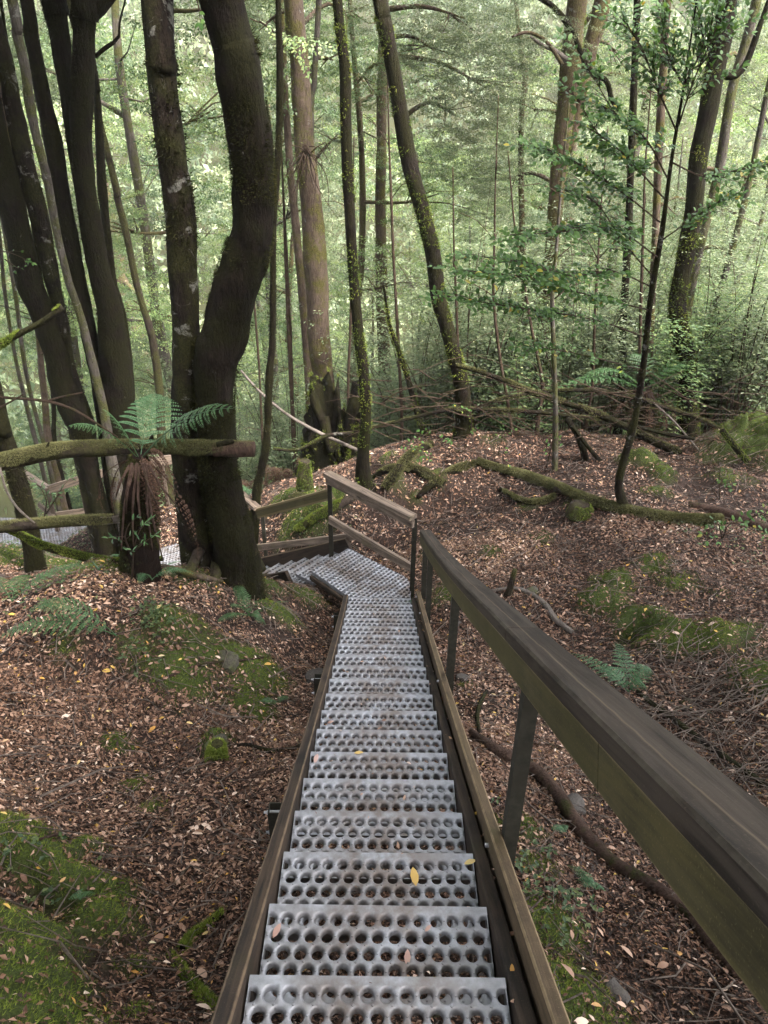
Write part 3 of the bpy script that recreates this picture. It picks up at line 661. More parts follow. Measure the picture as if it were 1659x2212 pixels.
def fuzz_on(pts, Rr, n, parent, mat='moss_dark', h=.02, w=.004, up_bias=0.0, thr=-.05, sc=3.0, name='moss', vis=True, zmax=None, seed=0, blades=3):
    p, r = catmull(pts, Rr, .04); T, Nn, B = frames(p)
    i = rng.integers(0, len(p)-1, n*2); a = rng.uniform(0, 6.283, n*2); u = rng.uniform(0, 1, n*2)[:, None]
    d = norm((Nn[i]*(1-u)+Nn[i+1]*u)*np.cos(a)[:, None]+(B[i]*(1-u)+B[i+1]*u)*np.sin(a)[:, None]); q = p[i]*(1-u)+p[i+1]*u+d*((r[i]*(1-u[:, 0])+r[i+1]*u[:, 0])*.99)[:, None]
    ok = vnoise(q*sc, 40+seed)+.5*vnoise(q*sc*3, 41+seed)+up_bias*d[:, 2] > thr
    if vis: ok &= proj_ok(q[:, 0], q[:, 1], q[:, 2], .1, .1)
    q, d = q[ok][:n], d[ok][:n]
    if len(q) == 0: return
    V, Tt = tufts(q, norm(d+np.array([0, 0, -.1])), np.full(len(q), h), np.full(len(q), w), blades=blades)
    rv = np.tile(np.clip(.5+.35*vnoise(q*6, 9)+rng.normal(0, .15, len(q)), 0, 1), blades)
    link(name, mk_mesh(name, V, [Tt], rnd=rv, smooth=False, mats=[M[mat]]), parent, kind='stuff')
def shaggy(pts, Rr, n, parent, seed):
    fuzz_on(pts, Rr, n, parent, mat='moss_dark', h=.045, w=.008, thr=.42, sc=2.2, seed=seed+70, blades=2)
def add_crown(parent, at, n=2, sp=1.6, s=1.0, meshes=HIGH, seed=0):
    r = random.Random(seed)
    for k in range(n):
        rel = Vector(at)-parent.location+Vector((r.uniform(-sp, sp), r.uniform(-sp, sp), r.uniform(-.3, .9)))
        c = link('crown', meshes[r.randrange(len(meshes))], parent, loc=rel); f = s*r.uniform(.85, 1.15); c.scale = (f, f, f); c.rotation_euler = (0, 0, r.uniform(0, 6.28))
def limb(parent, pts, Y, mat, seed=0, segs=7, step=.06, rough=.15, name='limb', rscale=12):
    Wp, Rr = px_line(pts, Y); m = MB(); m.tube(Wp, Rr, segs=segs, step=step, rough=rough, rscale=rscale, seed=seed)
    return link(name, m.mesh(name, M[mat]), parent), Wp, Rr

# the twin-stemmed tree on the mound left of the steps
YG = float(PG(490, 1248)[1]); bG = PG(470, 1248)
t = thing('twin_stemmed_tree', bG, 'mossy tree on the mound beside the landing, one stem straight and the other strongly curved', 'tree')
o, w, r = stem_part('trunk', t, [(338,0,68),(349,150,63),(367,300,64),(388,450,63),(396,600,60),(401,700,57),(400,813,54),(400,913,58),(404,1013,64),(420,1113,78),(440,1235,88)], YG+.05, 'bark_lichen', segs=40, step=.03, rough=.16, rscale=9, seed=3, ext=7, lean=(-.05, .05))
fuzz_on(w, r, 16000, t, h=.016, w=.003, thr=.25, seed=1); shaggy(w, r, 2500, t, 1); add_crown(t, w[0], 2, 1.5, seed=1)
o, w, r = stem_part('trunk', t, [(482,0,95),(505,100,95),(524,200,93),(539,300,93),(548,400,92),(546,475,92),(540,525,95),(524,575,100),(503,650,100),(485,725,98),(472,763,98),(464,813,90),(464,870,82),(467,940,80),(472,1013,80),(494,1113,88),(512,1238,102)], YG-.05, 'bark_dark', segs=44, step=.03, rough=.17, rscale=9, seed=4, ext=7, lean=(.0, .0), flare=1.12)
fuzz_on(w, r, 36000, t, h=.022, w=.0035, thr=.02, seed=2); shaggy(w, r, 6000, t, 2); add_crown(t, w[0], 2, 1.5, seed=2)
m = MB()
for (a, b_, c) in [((540,1190,30),(565,1235,26),(590,1275,14)), ((430,1190,26),(405,1240,22),(375,1262,12)), ((500,1215,34),(510,1262,26),(530,1300,12)), ((470,1215,28),(462,1258,22),(450,1290,10))]:
    Wp, Rr = [], []
    for k, q in enumerate((a, b_, c)):
        p = PY(q[0], q[1], YG-.1-.03*k) if k == 0 else PG(q[0], q[1]); Wp.append(p); Rr.append(q[2]*depth(p)/FPX/2)
    m.tube(Wp, Rr, segs=10, step=.05, rough=.15, seed=7)
link('root', m.mesh('root', M['log_moss']), t)

# thin mossy stem right of it
bI = PG(552, 1205); t = thing('thin_mossy_tree', bI, 'thin dark mossy stem rising just right of the curved trunk', 'tree')
o, w, r = stem_part('trunk', t, [(601,0,13),(605,200,15),(600,350,14),(591,500,13),(589,725,14),(582,813,15),(574,963,18),(555,1063,20),(549,1163,19),(551,1215,20)], float(bI[1]), 'bark_dark', segs=12, step=.05, rough=.22, rscale=14, seed=5, ext=5)
fuzz_on(w, r, 6000, t, h=.018, w=.003, thr=-.3, seed=3); add_crown(t, w[0], 1, .5, .7, seed=3)

# the dark clump at the left edge
YL = float(PG(215, 1160)[1])-.6
def left_tree(name, label, stems, seed, mats, crowns=2, Y=YL, fz=9000):
    b = PY(stems[0][-1][0], stems[0][-1][1], Y); b[2] = gz(b[0], b[1]); t = thing(name, b, label, 'tree')
    for k, s in enumerate(stems):
        s = [(q[0], q[1], q[2]*.86) for q in s]
        o, w, r = stem_part('trunk', t, s, Y+.12*k, mats[k % len(mats)], segs=28, step=.045, rough=.14, rscale=8, seed=seed+k, ext=6.5, lean=(-.1, .1))
        fuzz_on(w, r, fz, t, h=.02, w=.0035, thr=.12, seed=seed+k); shaggy(w, r, fz//5, t, seed+k); add_crown(t, w[0], crowns if k == 0 else 1, 1.5, seed=seed+k)
    return t
left_tree('leaning_tree', 'dark leaning tree at the far left whose two stems join low behind the log', [[(-95,-60,62),(-62,60,64),(-40,146,64),(-12,293,64),(23,439,66),(41,512,63),(66,617,62),(90,677,58),(106,726,58),(124,775,63),(134,824,63),(156,873,72),(176,921,66),(188,985,46),(197,1025,40),(209,1068,38),(216,1100,44)], [(-5,80,40),(26,220,42),(52,342,49),(77,439,46),(94,512,42),(115,617,36),(130,677,34),(138,740,38),(146,800,40),(160,870,50)]], 20, ['bark_dark', 'bark_lichen'])
left_tree('slender_pale_tree', 'slender pale lichened stem crossing in front of the dark left trunks', [[(20,-30,27),(37,73,25),(54,146,24),(63,220,24),(78,293,20),(102,390,21),(120,488,20),(146,600,18),(172,677,21),(192,750,19),(209,824,22),(221,873,22),(231,930,24),(242,1000,28)]], 30, ['bark_grey'], 1, YL-.15, 800)
left_tree('leaning_dark_tree', 'dark trunk second from the left edge, leaning between the pale stem and the forked trunk', [[(50,-40,34),(67,73,37),(82,146,37),(95,220,39),(112,293,42),(129,390,40),(146,488,43),(168,600,40),(184,677,37),(200,760,36),(214,830,36),(228,930,38),(240,1010,44)]], 34, ['bark_dark'], 1, YL+.3, 5000)
tE = left_tree('forked_dark_tree', 'stout dark tree behind the tree fern, forking near the top of the frame', [[(186,-30,74),(181,30,62),(181,98,56),(178,195,54),(176,293,52),(183,390,53),(196,488,51),(213,580,53),(229,640,58),(240,690,66),(246,750,74),(249,799,76),(254,848,74),(254,920,66),(250,990,48),(248,1030,40),(251,1062,44)], [(106,-30,62),(116,10,60),(128,73,50),(137,146,42),(150,240,36),(164,330,34),(180,430,32),(196,520,32),(214,600,34)]], 40, ['bark_dark', 'bark_dark'], 2, YL+.25, 12000)
limb(tE, [(190,40,30),(215,12,34),(240,-15,30),(270,-60,26)], YL+.25, 'bark_dark', seed=2, segs=12)
limb(tE, [(206,122,9),(225,105,9),(245,92,8),(257,78,7),(258,50,5),(268,10,4),(274,-20,3)], YL+.3, 'bark_dark', seed=4)
left_tree('dark_slim_tree', 'slim dark mossy trunk half hidden behind the forked tree', [[(200,120,12),(208,195,15),(212,244,19),(217,342,20),(222,415,23),(229,488,20),(242,600,20),(255,650,22),(268,710,24),(276,800,26),(282,900,30)]], 46, ['bark_dark'], 1, YL+.7, 3000)
left_tree('green_mossed_pole', 'thin green mossed pole leaning between the orange mossy tree and the straight stem', [[(240,360,17),(254,430,18),(272,500,18),(290,590,17),(305,650,17),(330,735,19),(345,850,20),(350,960,22)]], 47, ['log_moss'], 1, 13.2, 900)
for i_, (ps, lab, mt) in enumerate([([(2,560,9),(10,628,9),(29,750,9),(49,843,10),(80,965,11)], 'thin pole at the far left crossing behind the short stem', 'bark_grey'), ([(36,700,10),(49,760,10),(66,850,10),(95,960,11)], 'thin leaning pole just right of the far left pole', 'bark_grey'), ([(82,740,15),(90,800,15),(98,880,16),(106,960,18)], 'brown pole left of the leaning tree behind the log', 'bark_brown'), ([(114,830,11),(116,880,11),(118,960,13)], 'short dark pole beside the foot of the leaning tree', 'bark_dark')]):
    left_tree('thin_pole', lab, [[(q[0]-(12 if k == 0 else 0), q[1]-(120 if k == 0 else 0), q[2]) for k, q in enumerate(ps)]], 56+i_, [mt], 1, 12.0+.5*i_, 500)
t = left_tree('orange_mossy_tree', 'orange mossed trunk leaning behind the tree fern fronds', [[(250,520,26),(262,600,30),(282,663,40),(300,730,40),(320,790,38),(338,850,40),(352,910,42),(362,975,46)]], 50, ['bark_orange'], 1, float(PG(362, 980)[1]), 1500)
limb(t, [(268,608,11),(300,640,11),(330,672,11),(355,700,12),(372,725,12)], float(PG(362, 980)[1])-.3, 'bark_orange', seed=3)
left_tree('stub_tree', 'short dark mossy stem beside the lower walkway at the far left', [[(-10,860,40),(5,930,44),(30,1010,46),(52,1090,46),(68,1170,46),(78,1235,52)]], 54, ['bark_dark'], 0, float(PG(78, 1240)[1]), 6000)

# mid-distance trees
def leafy_limbs(tree_, spots, mi, seed):
    r = random.Random(seed)
    for k, (px, py, yy, sc, tx, ty) in enumerate(spots):
        q = PY(px, py, yy); a = PY(tx, ty, yy+r.uniform(-.6, .6)); m = MB(); mid = (a+q)/2+np.array([0, r.uniform(-.2, .2), r.uniform(.0, .35)])
        m.tube([a, mid, q], [.05, .035, .012], segs=6, step=.15, rough=.2, seed=k)
        for w in range(5):
            e = q+np.array([r.uniform(-1, 1), r.uniform(-.5, .5), r.uniform(-.7, .5)])*sc*1.6; m.tube([mid*.4+q*.6, (mid+e)/2*.5+q*.5, e], [.016, .01, .004], segs=4, step=.2, seed=w)
        link('limb', m.mesh('limb', M['bark_brown']), tree_)
        c = link('crown', CROWNS[mi[k % len(mi)]], tree_, loc=Vector(q)-tree_.location); c.scale = (sc, sc, sc*.75); c.rotation_euler = (0, 0, r.uniform(0, 6.28))
def mid_tree(name, label, pts, Y, mat, seed, ext=6, crowns=2, cs=.8, segs=16, fz=0, rough=.12, cr=CROWNS):
    base = PY(pts[-1][0], pts[-1][1], Y); base[2] = gz(base[0], base[1])
    t = thing(name, base, label, 'tree')
    o, w, r = stem_part('trunk', t, pts, Y, mat, segs=segs, step=.1, rough=rough, rscale=5, seed=seed, ext=ext)
    if crowns: add_crown(t, w[0], crowns, 1.6, cs, meshes=cr, seed=seed)
    if fz: fuzz_on(w, r, fz, t, h=.035, w=.006, thr=0, seed=seed, mat='moss')
    return t
tJ = mid_tree('brown_tree', 'large brown trunk with a hanging dead twig cluster, behind the jagged stump', [(632,-20,44),(640,80,42),(648,150,41),(655,300,42),(664,380,43),(673,450,46),(681,550,52),(686,650,48),(692,763,47),(706,863,44),(712,950,48)], 14.0, 'bark_brown', 60, fz=2500)
leafy_limbs(tJ, [(575,50,15.2,.5,650,20),(720,130,15.6,.5,655,200),(770,40,16,.5,645,60),(730,290,16.4,.45,668,360),(590,330,16.2,.45,655,300)], [4, 0, 1], 41)
def twig_cluster():
    m = MB(); r = random.Random(3); c = PY(660, 330, 13.6)
    for k in range(26):
        e = c+np.array([r.uniform(-.5, .55), r.uniform(-.3, .2), r.uniform(-1.1, -.1)]); mid = (c+e)/2+np.array([r.uniform(-.15, .15), 0, r.uniform(0, .25)])
        m.tube([c+np.array([r.uniform(-.06,.06), 0, r.uniform(-.1,.15)]), mid, e], [.012, .008, .003], segs=4, step=.15, seed=k)
    return link('dead_twig', m.mesh('dead_twig', M['bark_twig']), tJ)
twig_cluster()
mid_tree('second_brown_stem', 'thin brown stem close behind the left side of the large brown trunk', [(612,120,14),(618,240,15),(628,380,17),(640,500,18),(650,600,18),(660,720,18),(668,850,18)], 15.2, 'bark_brown', 62, crowns=1)
mid_tree('thin_branching_tree', 'thin grey stem right of the large brown trunk with a mossy curved limb', [(690,-20,12),(684,90,12),(678,180,13),(672,280,13)], 14.6, 'bark_grey', 63, crowns=1)
mid_tree('slim_straight_tree', 'slim straight smooth trunk standing right behind the landing rail', [(727,-20,20),(735,70,21),(745,150,24),(748,300,25),(755,450,24),(764,600,23),(775,725,24),(786,813,24),(790,913,23),(784,988,27),(787,1038,36),(800,1075,44)], float(PG(790, 1062)[1]), 'bark_dark', 64, ext=5, crowns=1, fz=3000, segs=18)
tM = mid_tree('leaning_ridge_tree', 'dark leaning trunk rooted on the ridge in the middle', [(818,-20,32),(828,40,33),(850,150,33),(866,250,34),(884,350,34),(911,450,33),(936,550,33),(948,650,32),(961,690,31),(980,763,33),(998,838,35),(1002,913,36),(998,945,44)], float(PG(998, 945)[1]), 'bark_dark', 66, fz=6000, segs=18)
mid_tree('far_brown_tree', 'straight brown trunk seen behind the leaning ridge tree', [(828,60,20),(826,150,22),(824,300,22),(822,450,23),(824,600,25),(828,720,26),(832,850,28)], 17.0, 'bark_brown', 68, fz=1500)
tO = mid_tree('red_forked_tree', 'tall reddish mossy tree that forks near the top, right of centre', [(1250,-20,44),(1240,60,44),(1232,150,44),(1221,250,38),(1209,350,34),(1200,450,31),(1192,540,28),(1180,640,27),(1170,750,27),(1162,900,30)], 13.6, 'bark_orange', 70, fz=5000, crowns=2)
limb(tO, [(1305,-25,34),(1294,40,36),(1276,100,34),(1258,180,30),(1245,260,22),(1228,330,14)], 13.75, 'bark_orange', seed=71, segs=12, step=.1)
limb(tO, [(1245,80,16),(1225,50,14),(1195,15,12),(1172,0,10),(1130,-20,8)], 13.5, 'bark_dark', seed=72)
limb(tO, [(1225,130,12),(1196,108,10),(1172,98,8),(1145,78,5)], 13.3, 'bark_pale', seed=73)
limb(tO, [(1215,140,9),(1180,90,8),(1140,70,7),(1105,80,5)], 13.2, 'bark_orange', seed=74)
limb(tO, [(1240,75,10),(1272,150,12),(1310,175,12),(1322,215,11),(1345,250,6)], 13.0, 'bark_dark', seed=75)
for k, (px, py, yy, sc) in enumerate([(1010,150,14.5,.55),(1090,60,14.2,.5),(1110,300,14.6,.5),(985,330,15.2,.5),(1060,420,15,.45),(1180,120,13.4,.4),(920,40,15,.5),(1300,420,14.5,.5),(1360,200,14.8,.55)]):
    c = link('crown', CROWNS[1 if k % 2 else 4], tO, loc=Vector(PY(px, py, yy))-tO.location); c.scale = (sc, sc, sc*.8); c.rotation_euler = (0, 0, k*1.1)
leafy_limbs(tM, [(940,110,14.8,.55,840,80),(985,250,15.6,.55,862,260),(905,360,16.4,.45,890,360),(1050,190,15.4,.55,850,120),(1005,40,14,.5,830,20),(770,180,15.8,.45,845,150)], [1, 4, 0], 42)
leafy_limbs(tO, [(1150,240,15.2,.5,1222,250),(1090,390,15.8,.5,1205,400),(1330,110,14.8,.5,1235,130),(1420,210,15.4,.5,1225,200),(1100,520,16,.5,1195,520),(1310,560,15.4,.5,1190,560)], [4, 1, 0], 43)
tP = mid_tree('big_dark_tree', 'large dark mossy trunk leaning at the right edge of the wood', [(1575,-20,42),(1560,75,44),(1545,150,43),(1528,250,38),(1508,350,38),(1499,450,37),(1482,550,38),(1464,650,38),(1470,720,40),(1481,763,38),(1485,863,40),(1490,975,46)], 12.0, 'bark_dark', 76, fz=7000, segs=18)
limb(tP, [(1545,150,20),(1580,165,16),(1610,140,14),(1640,60,12),(1665,-10,10)], 12.2, 'bark_dark', seed=77)
leafy_limbs(tP, [(1610,170,14.4,.5,1545,150),(1630,390,14.6,.5,1508,360),(1590,560,14.8,.5,1482,560),(1420,450,15,.5,1499,450)], [1, 4], 44)
mid_tree('thin_ridge_pole', 'thin straight brown pole between the red forked tree and the big dark trunk', [(1442,-20,18),(1436,80,18),(1430,200,18),(1422,350,17),(1416,500,16),(1408,660,15),(1400,800,15),(1395,930,18)], 12.6, 'bark_brown', 78, crowns=1)
mid_tree('thin_mossy_pole', 'thin mossy pole just right of the big dark trunk', [(1640,-20,20),(1612,90,20),(1580,200,20),(1552,375,20),(1520,500,20),(1490,640,19),(1478,760,20),(1470,960,22)], 12.7, 'bark_grey', 79, crowns=1, fz=1200)
mid_tree('right_edge_pole', 'thin grey pole near the right edge leaning right at the top', [(1680,100,12),(1655,210,12),(1630,340,13),(1605,450,13),(1570,580,13),(1535,700,14),(1510,900,15)], 13.6, 'bark_grey', 80, crowns=1)
mid_tree('crooked_mossy_tree', 'crooked mossy tree with bare drooping limbs left of the red forked tree', [(1118,40,9),(1125,110,13),(1135,170,14),(1128,230,12),(1125,330,12),(1128,500,13),(1135,700,14),(1140,900,16)], 15.5, 'bark_orange', 81, crowns=1)
mid_tree('mossy_pole', 'mossy pole behind the sapling foliage right of the red forked tree', [(1362,380,16),(1358,480,17),(1352,600,16),(1345,720,16),(1340,900,18)], 13.0, 'bark_dark', 82, crowns=1)
mid_tree('short_leaning_stem', 'short dark leaning stem on the ridge left of the leaning ridge tree', [(855,740,9),(872,790,11),(890,850,12),(905,905,13),(922,955,16)], 11.2, 'bark_dark', 83, ext=.6, crowns=0, fz=800)
for i, (pts, Y) in enumerate([([(985,640,6),(990,760,6),(1000,880,7),(1010,930,8)], 11.4), ([(1068,520,5),(1066,640,6),(1078,760,7),(1095,860,7),(1110,960,8)], 11.0), ([(1200,560,8),(1193,650,9),(1196,760,10),(1200,880,11),(1198,1020,14)], 9.6), ([(1130,600,6),(1150,720,6),(1172,830,8)], 11.6),
                            ([(1292,560,5),(1285,680,6),(1280,830,7)], 11.6), ([(1390,480,6),(1385,640,7),(1378,850,8)], 11.8), ([(845,430,6),(850,560,6),(858,700,7),(868,900,8)], 12.4), ([(760,560,5),(757,700,6),(752,830,7)], 12.6), ([(618,560,9),(624,700,10),(630,850,10)], 14.2), ([(552,690,5),(560,800,5),(566,930,6)], 13.5)]):
    lab = ['thin bare stem on the ridge just right of the leaning ridge tree', 'dark bare sapling stem on the ridge bending beneath the fallen trunk', 'thin pale sapling rooted in the mossy ground log', 'thin slanting stem ending at the crossing fallen trunks', 'thin wiry stem left of the leafy sapling', 'thin dark stem behind the leafy sapling',
           'wiry bare stem between the slim straight trunk and the leaning ridge tree', 'wiry stem just left of the slim straight trunk', 'thin mossy stem right of the curved trunk', 'hair thin sapling stem near the end of the mossy log'][i]
    b = PY(pts[-1][0], pts[-1][1], Y); b[2] = gz(b[0], b[1]); t = thing('thin_sapling', b, lab, 'sapling')
    o, w, r = stem_part('stem', t, pts, Y, 'bark_twig' if i != 2 else 'bark_grey', segs=7, step=.1, rough=.15, seed=90+i, ext=1.5, taper=.4)
    m = MB(); rr = random.Random(i)
    for k in range(6):
        p = w[rr.randrange(1, len(w)-2)]; e = p+np.array([rr.uniform(-.7, .7), rr.uniform(-.4, .4), rr.uniform(0, .5)]); m.tube([p, (p+e)/2+np.array([0, 0, .08]), e], [.008, .006, .003], segs=4, step=.15, seed=k)
    link('twig', m.mesh('twig', M['bark_twig']), t)
# ------------------------------------------------------------------ perforated steel
HP, HR = .0526, .0171
def perf_cells(nx, ny, ph, SEG=16):
    """a sheet of pressed round holes in staggered rows; centre of the first row at y=0 going to -y"""
    m = MB(); ang = np.linspace(0, 2*math.pi, SEG, endpoint=False)+math.pi/SEG*0
    h = HP/2
    sq = []
    for a in ang:
        c, s = math.cos(a), math.sin(a); k = h/max(abs(c), abs(s)); sq.append((c*k, s*k, 0))
    rings = [np.array(sq)]+[np.array([(math.cos(a)*r, math.sin(a)*r, z) for a in ang]) for (r, z) in ((.0256, 0), (.0236, -.0008), (.0211, -.003), (.0190, -.007), (HR, -.013), (HR, -.022))]
    cell = np.concatenate(rings); nr = len(rings)
    i = (np.arange(nr-1)[:, None]*SEG); j = np.arange(SEG)[None]; k = (np.arange(SEG)[None]+1) % SEG
    CQ = np.stack([i+j, i+SEG+j, i+SEG+k, i+k], -1).reshape(-1, 4)
    ba = np.linspace(0, 2*math.pi, 6, endpoint=False)
    bump_ = np.concatenate([np.array([(math.cos(a)*.0042, math.sin(a)*.0042, 0.0002) for a in ba]), np.array([(math.cos(a)*.003, math.sin(a)*.003, .0022) for a in ba]), [(0, 0, .0026)]])
    bq = np.array([[q, (q+1) % 6, 6+(q+1) % 6, 6+q] for q in range(6)]); bt = np.array([[6+q, 6+(q+1) % 6, 12] for q in range(6)])
    for r in range(ny):
        off = h if (r+ph) % 2 else 0
        for c in range(nx):
            x = (c-(nx-1)/2)*HP+off; y = -r*HP
            m.raw(cell+np.array([x, y, 0]), CQ)
            m.raw(bump_+np.array([x+h, y, 0]), bq, bt)
            m.raw(bump_+np.array([x+h*.5, y-h, 0]), bq, bt)
    return m
def perf_bm(nx, ny, ph=0, seg=16):
    m = perf_cells(nx, ny, ph, seg); me = m.mesh('sheet', M['steel']); bm = bmesh.new(); bm.from_mesh(me); bpy.data.meshes.remove(me)
    return bm
def clip(bm, co, no):
    g = bm.verts[:]+bm.edges[:]+bm.faces[:]
    bmesh.ops.bisect_plane(bm, geom=g, plane_co=co, plane_no=no, clear_outer=True)
def add_box_bm(bm, x0, x1, y0, y1, z0, z1):
    v = [bm.verts.new(p) for p in [(x0,y0,z0),(x1,y0,z0),(x1,y1,z0),(x0,y1,z0),(x0,y0,z1),(x1,y0,z1),(x1,y1,z1),(x0,y1,z1)]]
    for f in ((0,3,2,1),(4,5,6,7),(0,1,5,4),(1,2,6,5),(2,3,7,6),(3,0,4,7)): bm.faces.new([v[q] for q in f])
TW, TD = .70, .292
def tread_mesh(name, w=TW):
    bm = perf_bm(int(w/HP)+3, 5)
    bmesh.ops.translate(bm, verts=bm.verts[:], vec=(0, -(.022+HP/2), 0))
    clip(bm, (w/2, 0, 0), (1, 0, 0)); clip(bm, (-w/2, 0, 0), (-1, 0, 0))
    yb = -.022-5*HP
    add_box_bm(bm, -w/2, w/2, -.022, 0, -.004, 0)                  # flat nosing strip
    add_box_bm(bm, -w/2, w/2, -.005, -.001, -.048, -.004)          # front lip
    add_box_bm(bm, -w/2, w/2, yb-.016, yb, -.004, 0)
    add_box_bm(bm, -w/2, w/2, yb-.015, yb-.011, -.048, -.004)      # back lip
    add_box_bm(bm, -w/2, -w/2+.003, yb, -.022, -.045, -.003); add_box_bm(bm, w/2-.003, w/2, yb, -.022, -.045, -.003)
    me = bpy.data.meshes.new(name); bm.to_mesh(me); bm.free(); me.materials.append(M['steel'])
    for p in me.polygons: p.use_smooth = False
    try: me.set_sharp_from_angle(angle=math.radians(35)); [setattr(p, 'use_smooth', True) for p in me.polygons]
    except Exception: pass
    return me
TREAD = tread_mesh('tread')
SX = .012                                         # centre line of the steps
st = thing('metal_staircase', (SX, 3.5, zs(3.5)), 'long straight flight of perforated steel steps between dark timber stringers', 'staircase')
for k in range(-4, 19):
    y = 1.12+.312*k; o = link('tread', TREAD, st, loc=Vector((SX, y, zs(y)))-st.location)
    o.rotation_euler = (random.uniform(-.004, .004), random.uniform(-.006, .006), random.uniform(-.004, .004))
def line_y(x, y0, y1, dz, n=9): return [np.array([x+SX, y, zs(y)+dz]) for y in np.linspace(y0, y1, n)]
plank('stringer', line_y(-.382, -.5, 6.72, -.085), .05, .21, M['stringer'], st)
plank('stringer', line_y(.379, -.5, 6.72, -.105), .045, .19, M['stringer'], st)
def box_tube(name, p0, p1, w, mat, parent, hollow=True, t=.004):
    """square hollow steel tube standing from p0 up to p1"""
    h = w/2; i = h-t; p0 = np.asarray(p0, float); p1 = np.asarray(p1, float); d = p1-p0
    sq = lambda a: [(-a, -a), (a, -a), (a, a), (-a, a)]
    V = [p0+np.array([x, y, 0]) for x, y in sq(h)]+[p1+np.array([x, y, 0]) for x, y in sq(h)]+[p1+np.array([x, y, 0]) for x, y in sq(i)]+[p1-d*.9+np.array([x, y, 0]) for x, y in sq(i)]
    Q = []
    for a in range(4):
        b = (a+1) % 4; Q += [[a, b, 4+b, 4+a], [4+a, 4+b, 8+b, 8+a], [8+a, 8+b, 12+b, 12+a]]
    Q += [[3, 2, 1, 0], [12, 13, 14, 15]]
    return link(name, mk_mesh(name, np.array(V), [np.array(Q)], smooth=False, mats=[mat]), parent)
for y in (-.05, 2.08, 3.98, 5.95):
    x = -.438+SX; b = box_tube('bracket_post', (x, y, float(gz(x, y))-.1), (x, y, zs(y)+.0), .055, M['post'], st)
    for dz_ in (-.03, -.16):
        m = MB(); m.tube([np.array([x-.036, y, zs(y)+dz_]), np.array([x+.03, y, zs(y)+dz_])], .010, segs=6, step=1); m.tube([np.array([x-.048, y, zs(y)+dz_]), np.array([x-.03, y, zs(y)+dz_])], .006, segs=6, step=1)
        link('bolt', m.mesh('bolt', M['bolt'], False), b)
m = MB()
for k in range(0, 18):
    y = 1.02+.312*k
    for dx in (-.353, .351): m.tube([np.array([SX+dx, y, zs(y)-.09]), np.array([SX+dx*.975, y, zs(y)-.09])], .008, segs=6, step=1)
link('bolt', m.mesh('bolt', M['bolt'], False), st)

# the long handrail on the right ------------------------------------
hr = thing('wooden_handrail', (.46, 3.5, zs(3.5)), 'long weathered timber handrail running down the right side of the steel steps', 'handrail')
def hz(y): return 1.02-.10*max(0, min(1, (y-2.2)/4.4))
def rail_line(x, y0, y1, dz, n=9): return [np.array([x+.000, y, zs(y)+hz(y)+dz]) for y in np.linspace(y0, y1, n)]
CA = .413+.006; CWd = .116
for (y0, y1) in ((-1.3, 1.9), (1.904, 4.3), (4.304, 6.62)):
    plank('cap_board', rail_line(CA+CWd/2, y0, y1, -.025, 12), CWd, .05, M['cap'], hr, ch=.007, step=.25)
for (y0, y1) in ((-1.3, .98), (.984, 3.55), (3.554, 6.60)):
    plank('side_board', rail_line(CA+.0225+.004, y0, y1, -.05-.055, 12), .043, .10, M['side'], hr, step=.25)
plank('kick_board', line_y(.435, -.8, 6.75, .015, 12), .043, .13, M['kick'], hr, step=.25)
for y in (-.15, 1.78, 3.86, 5.98, 6.74):
    x = .487+SX; top = zs(y)+hz(min(y, 6.6))-.055; po_ = box_tube('post', (x+.004, y, float(gz(x, y))-.15), (x-.004, y, top), .052, M['post'], hr)
    b = MB(); b.tube([np.array([.40+SX, y, zs(y)+.02]), np.array([.45+SX, y, zs(y)+.02])], .009, segs=6, step=1); link('bolt', b.mesh('bolt', M['bolt'], False), po_)
def scratch():
    def top(px, py):
        F = .8
        for F in np.arange(.8, 6, .01):
            p = P(px, py, F)
            if p[2] < zs(p[1])+hz(p[1])+.0006: break
        return p+np.array([0, 0, .0022])
    def zq(x, y): return 1128+x*.1201, 1360.3+y*.1201    # zoom window -> frame
    segs = [[(390,405),(680,430)],[(390,405),(470,455)],[(440,465),(710,490)],[(440,475),(560,520)],[(530,520),(640,505)],[(545,545),(640,530)],[(560,560),(670,600)],[(640,590),(810,600)],[(770,585),(812,608)],[(610,600),(890,655)],[(890,655),(690,690)],[(560,430),(640,470)]]
    V, Q = [], []
    for s in segs:
        a, b = [top(*zq(*q)) for q in s]; d = norm(b-a); sd = np.cross(d, (0, 0, 1)); n_ = len(V); w = .0016
        V += [a-sd*w, b-sd*w*.5, b+sd*w*.5, a+sd*w]; Q.append([n_, n_+1, n_+2, n_+3])
    link('scratch_mark', mk_mesh('scratch_mark', np.array(V), [np.array(Q)], smooth=False, mats=[M['scratch']]), hr)
scratch()

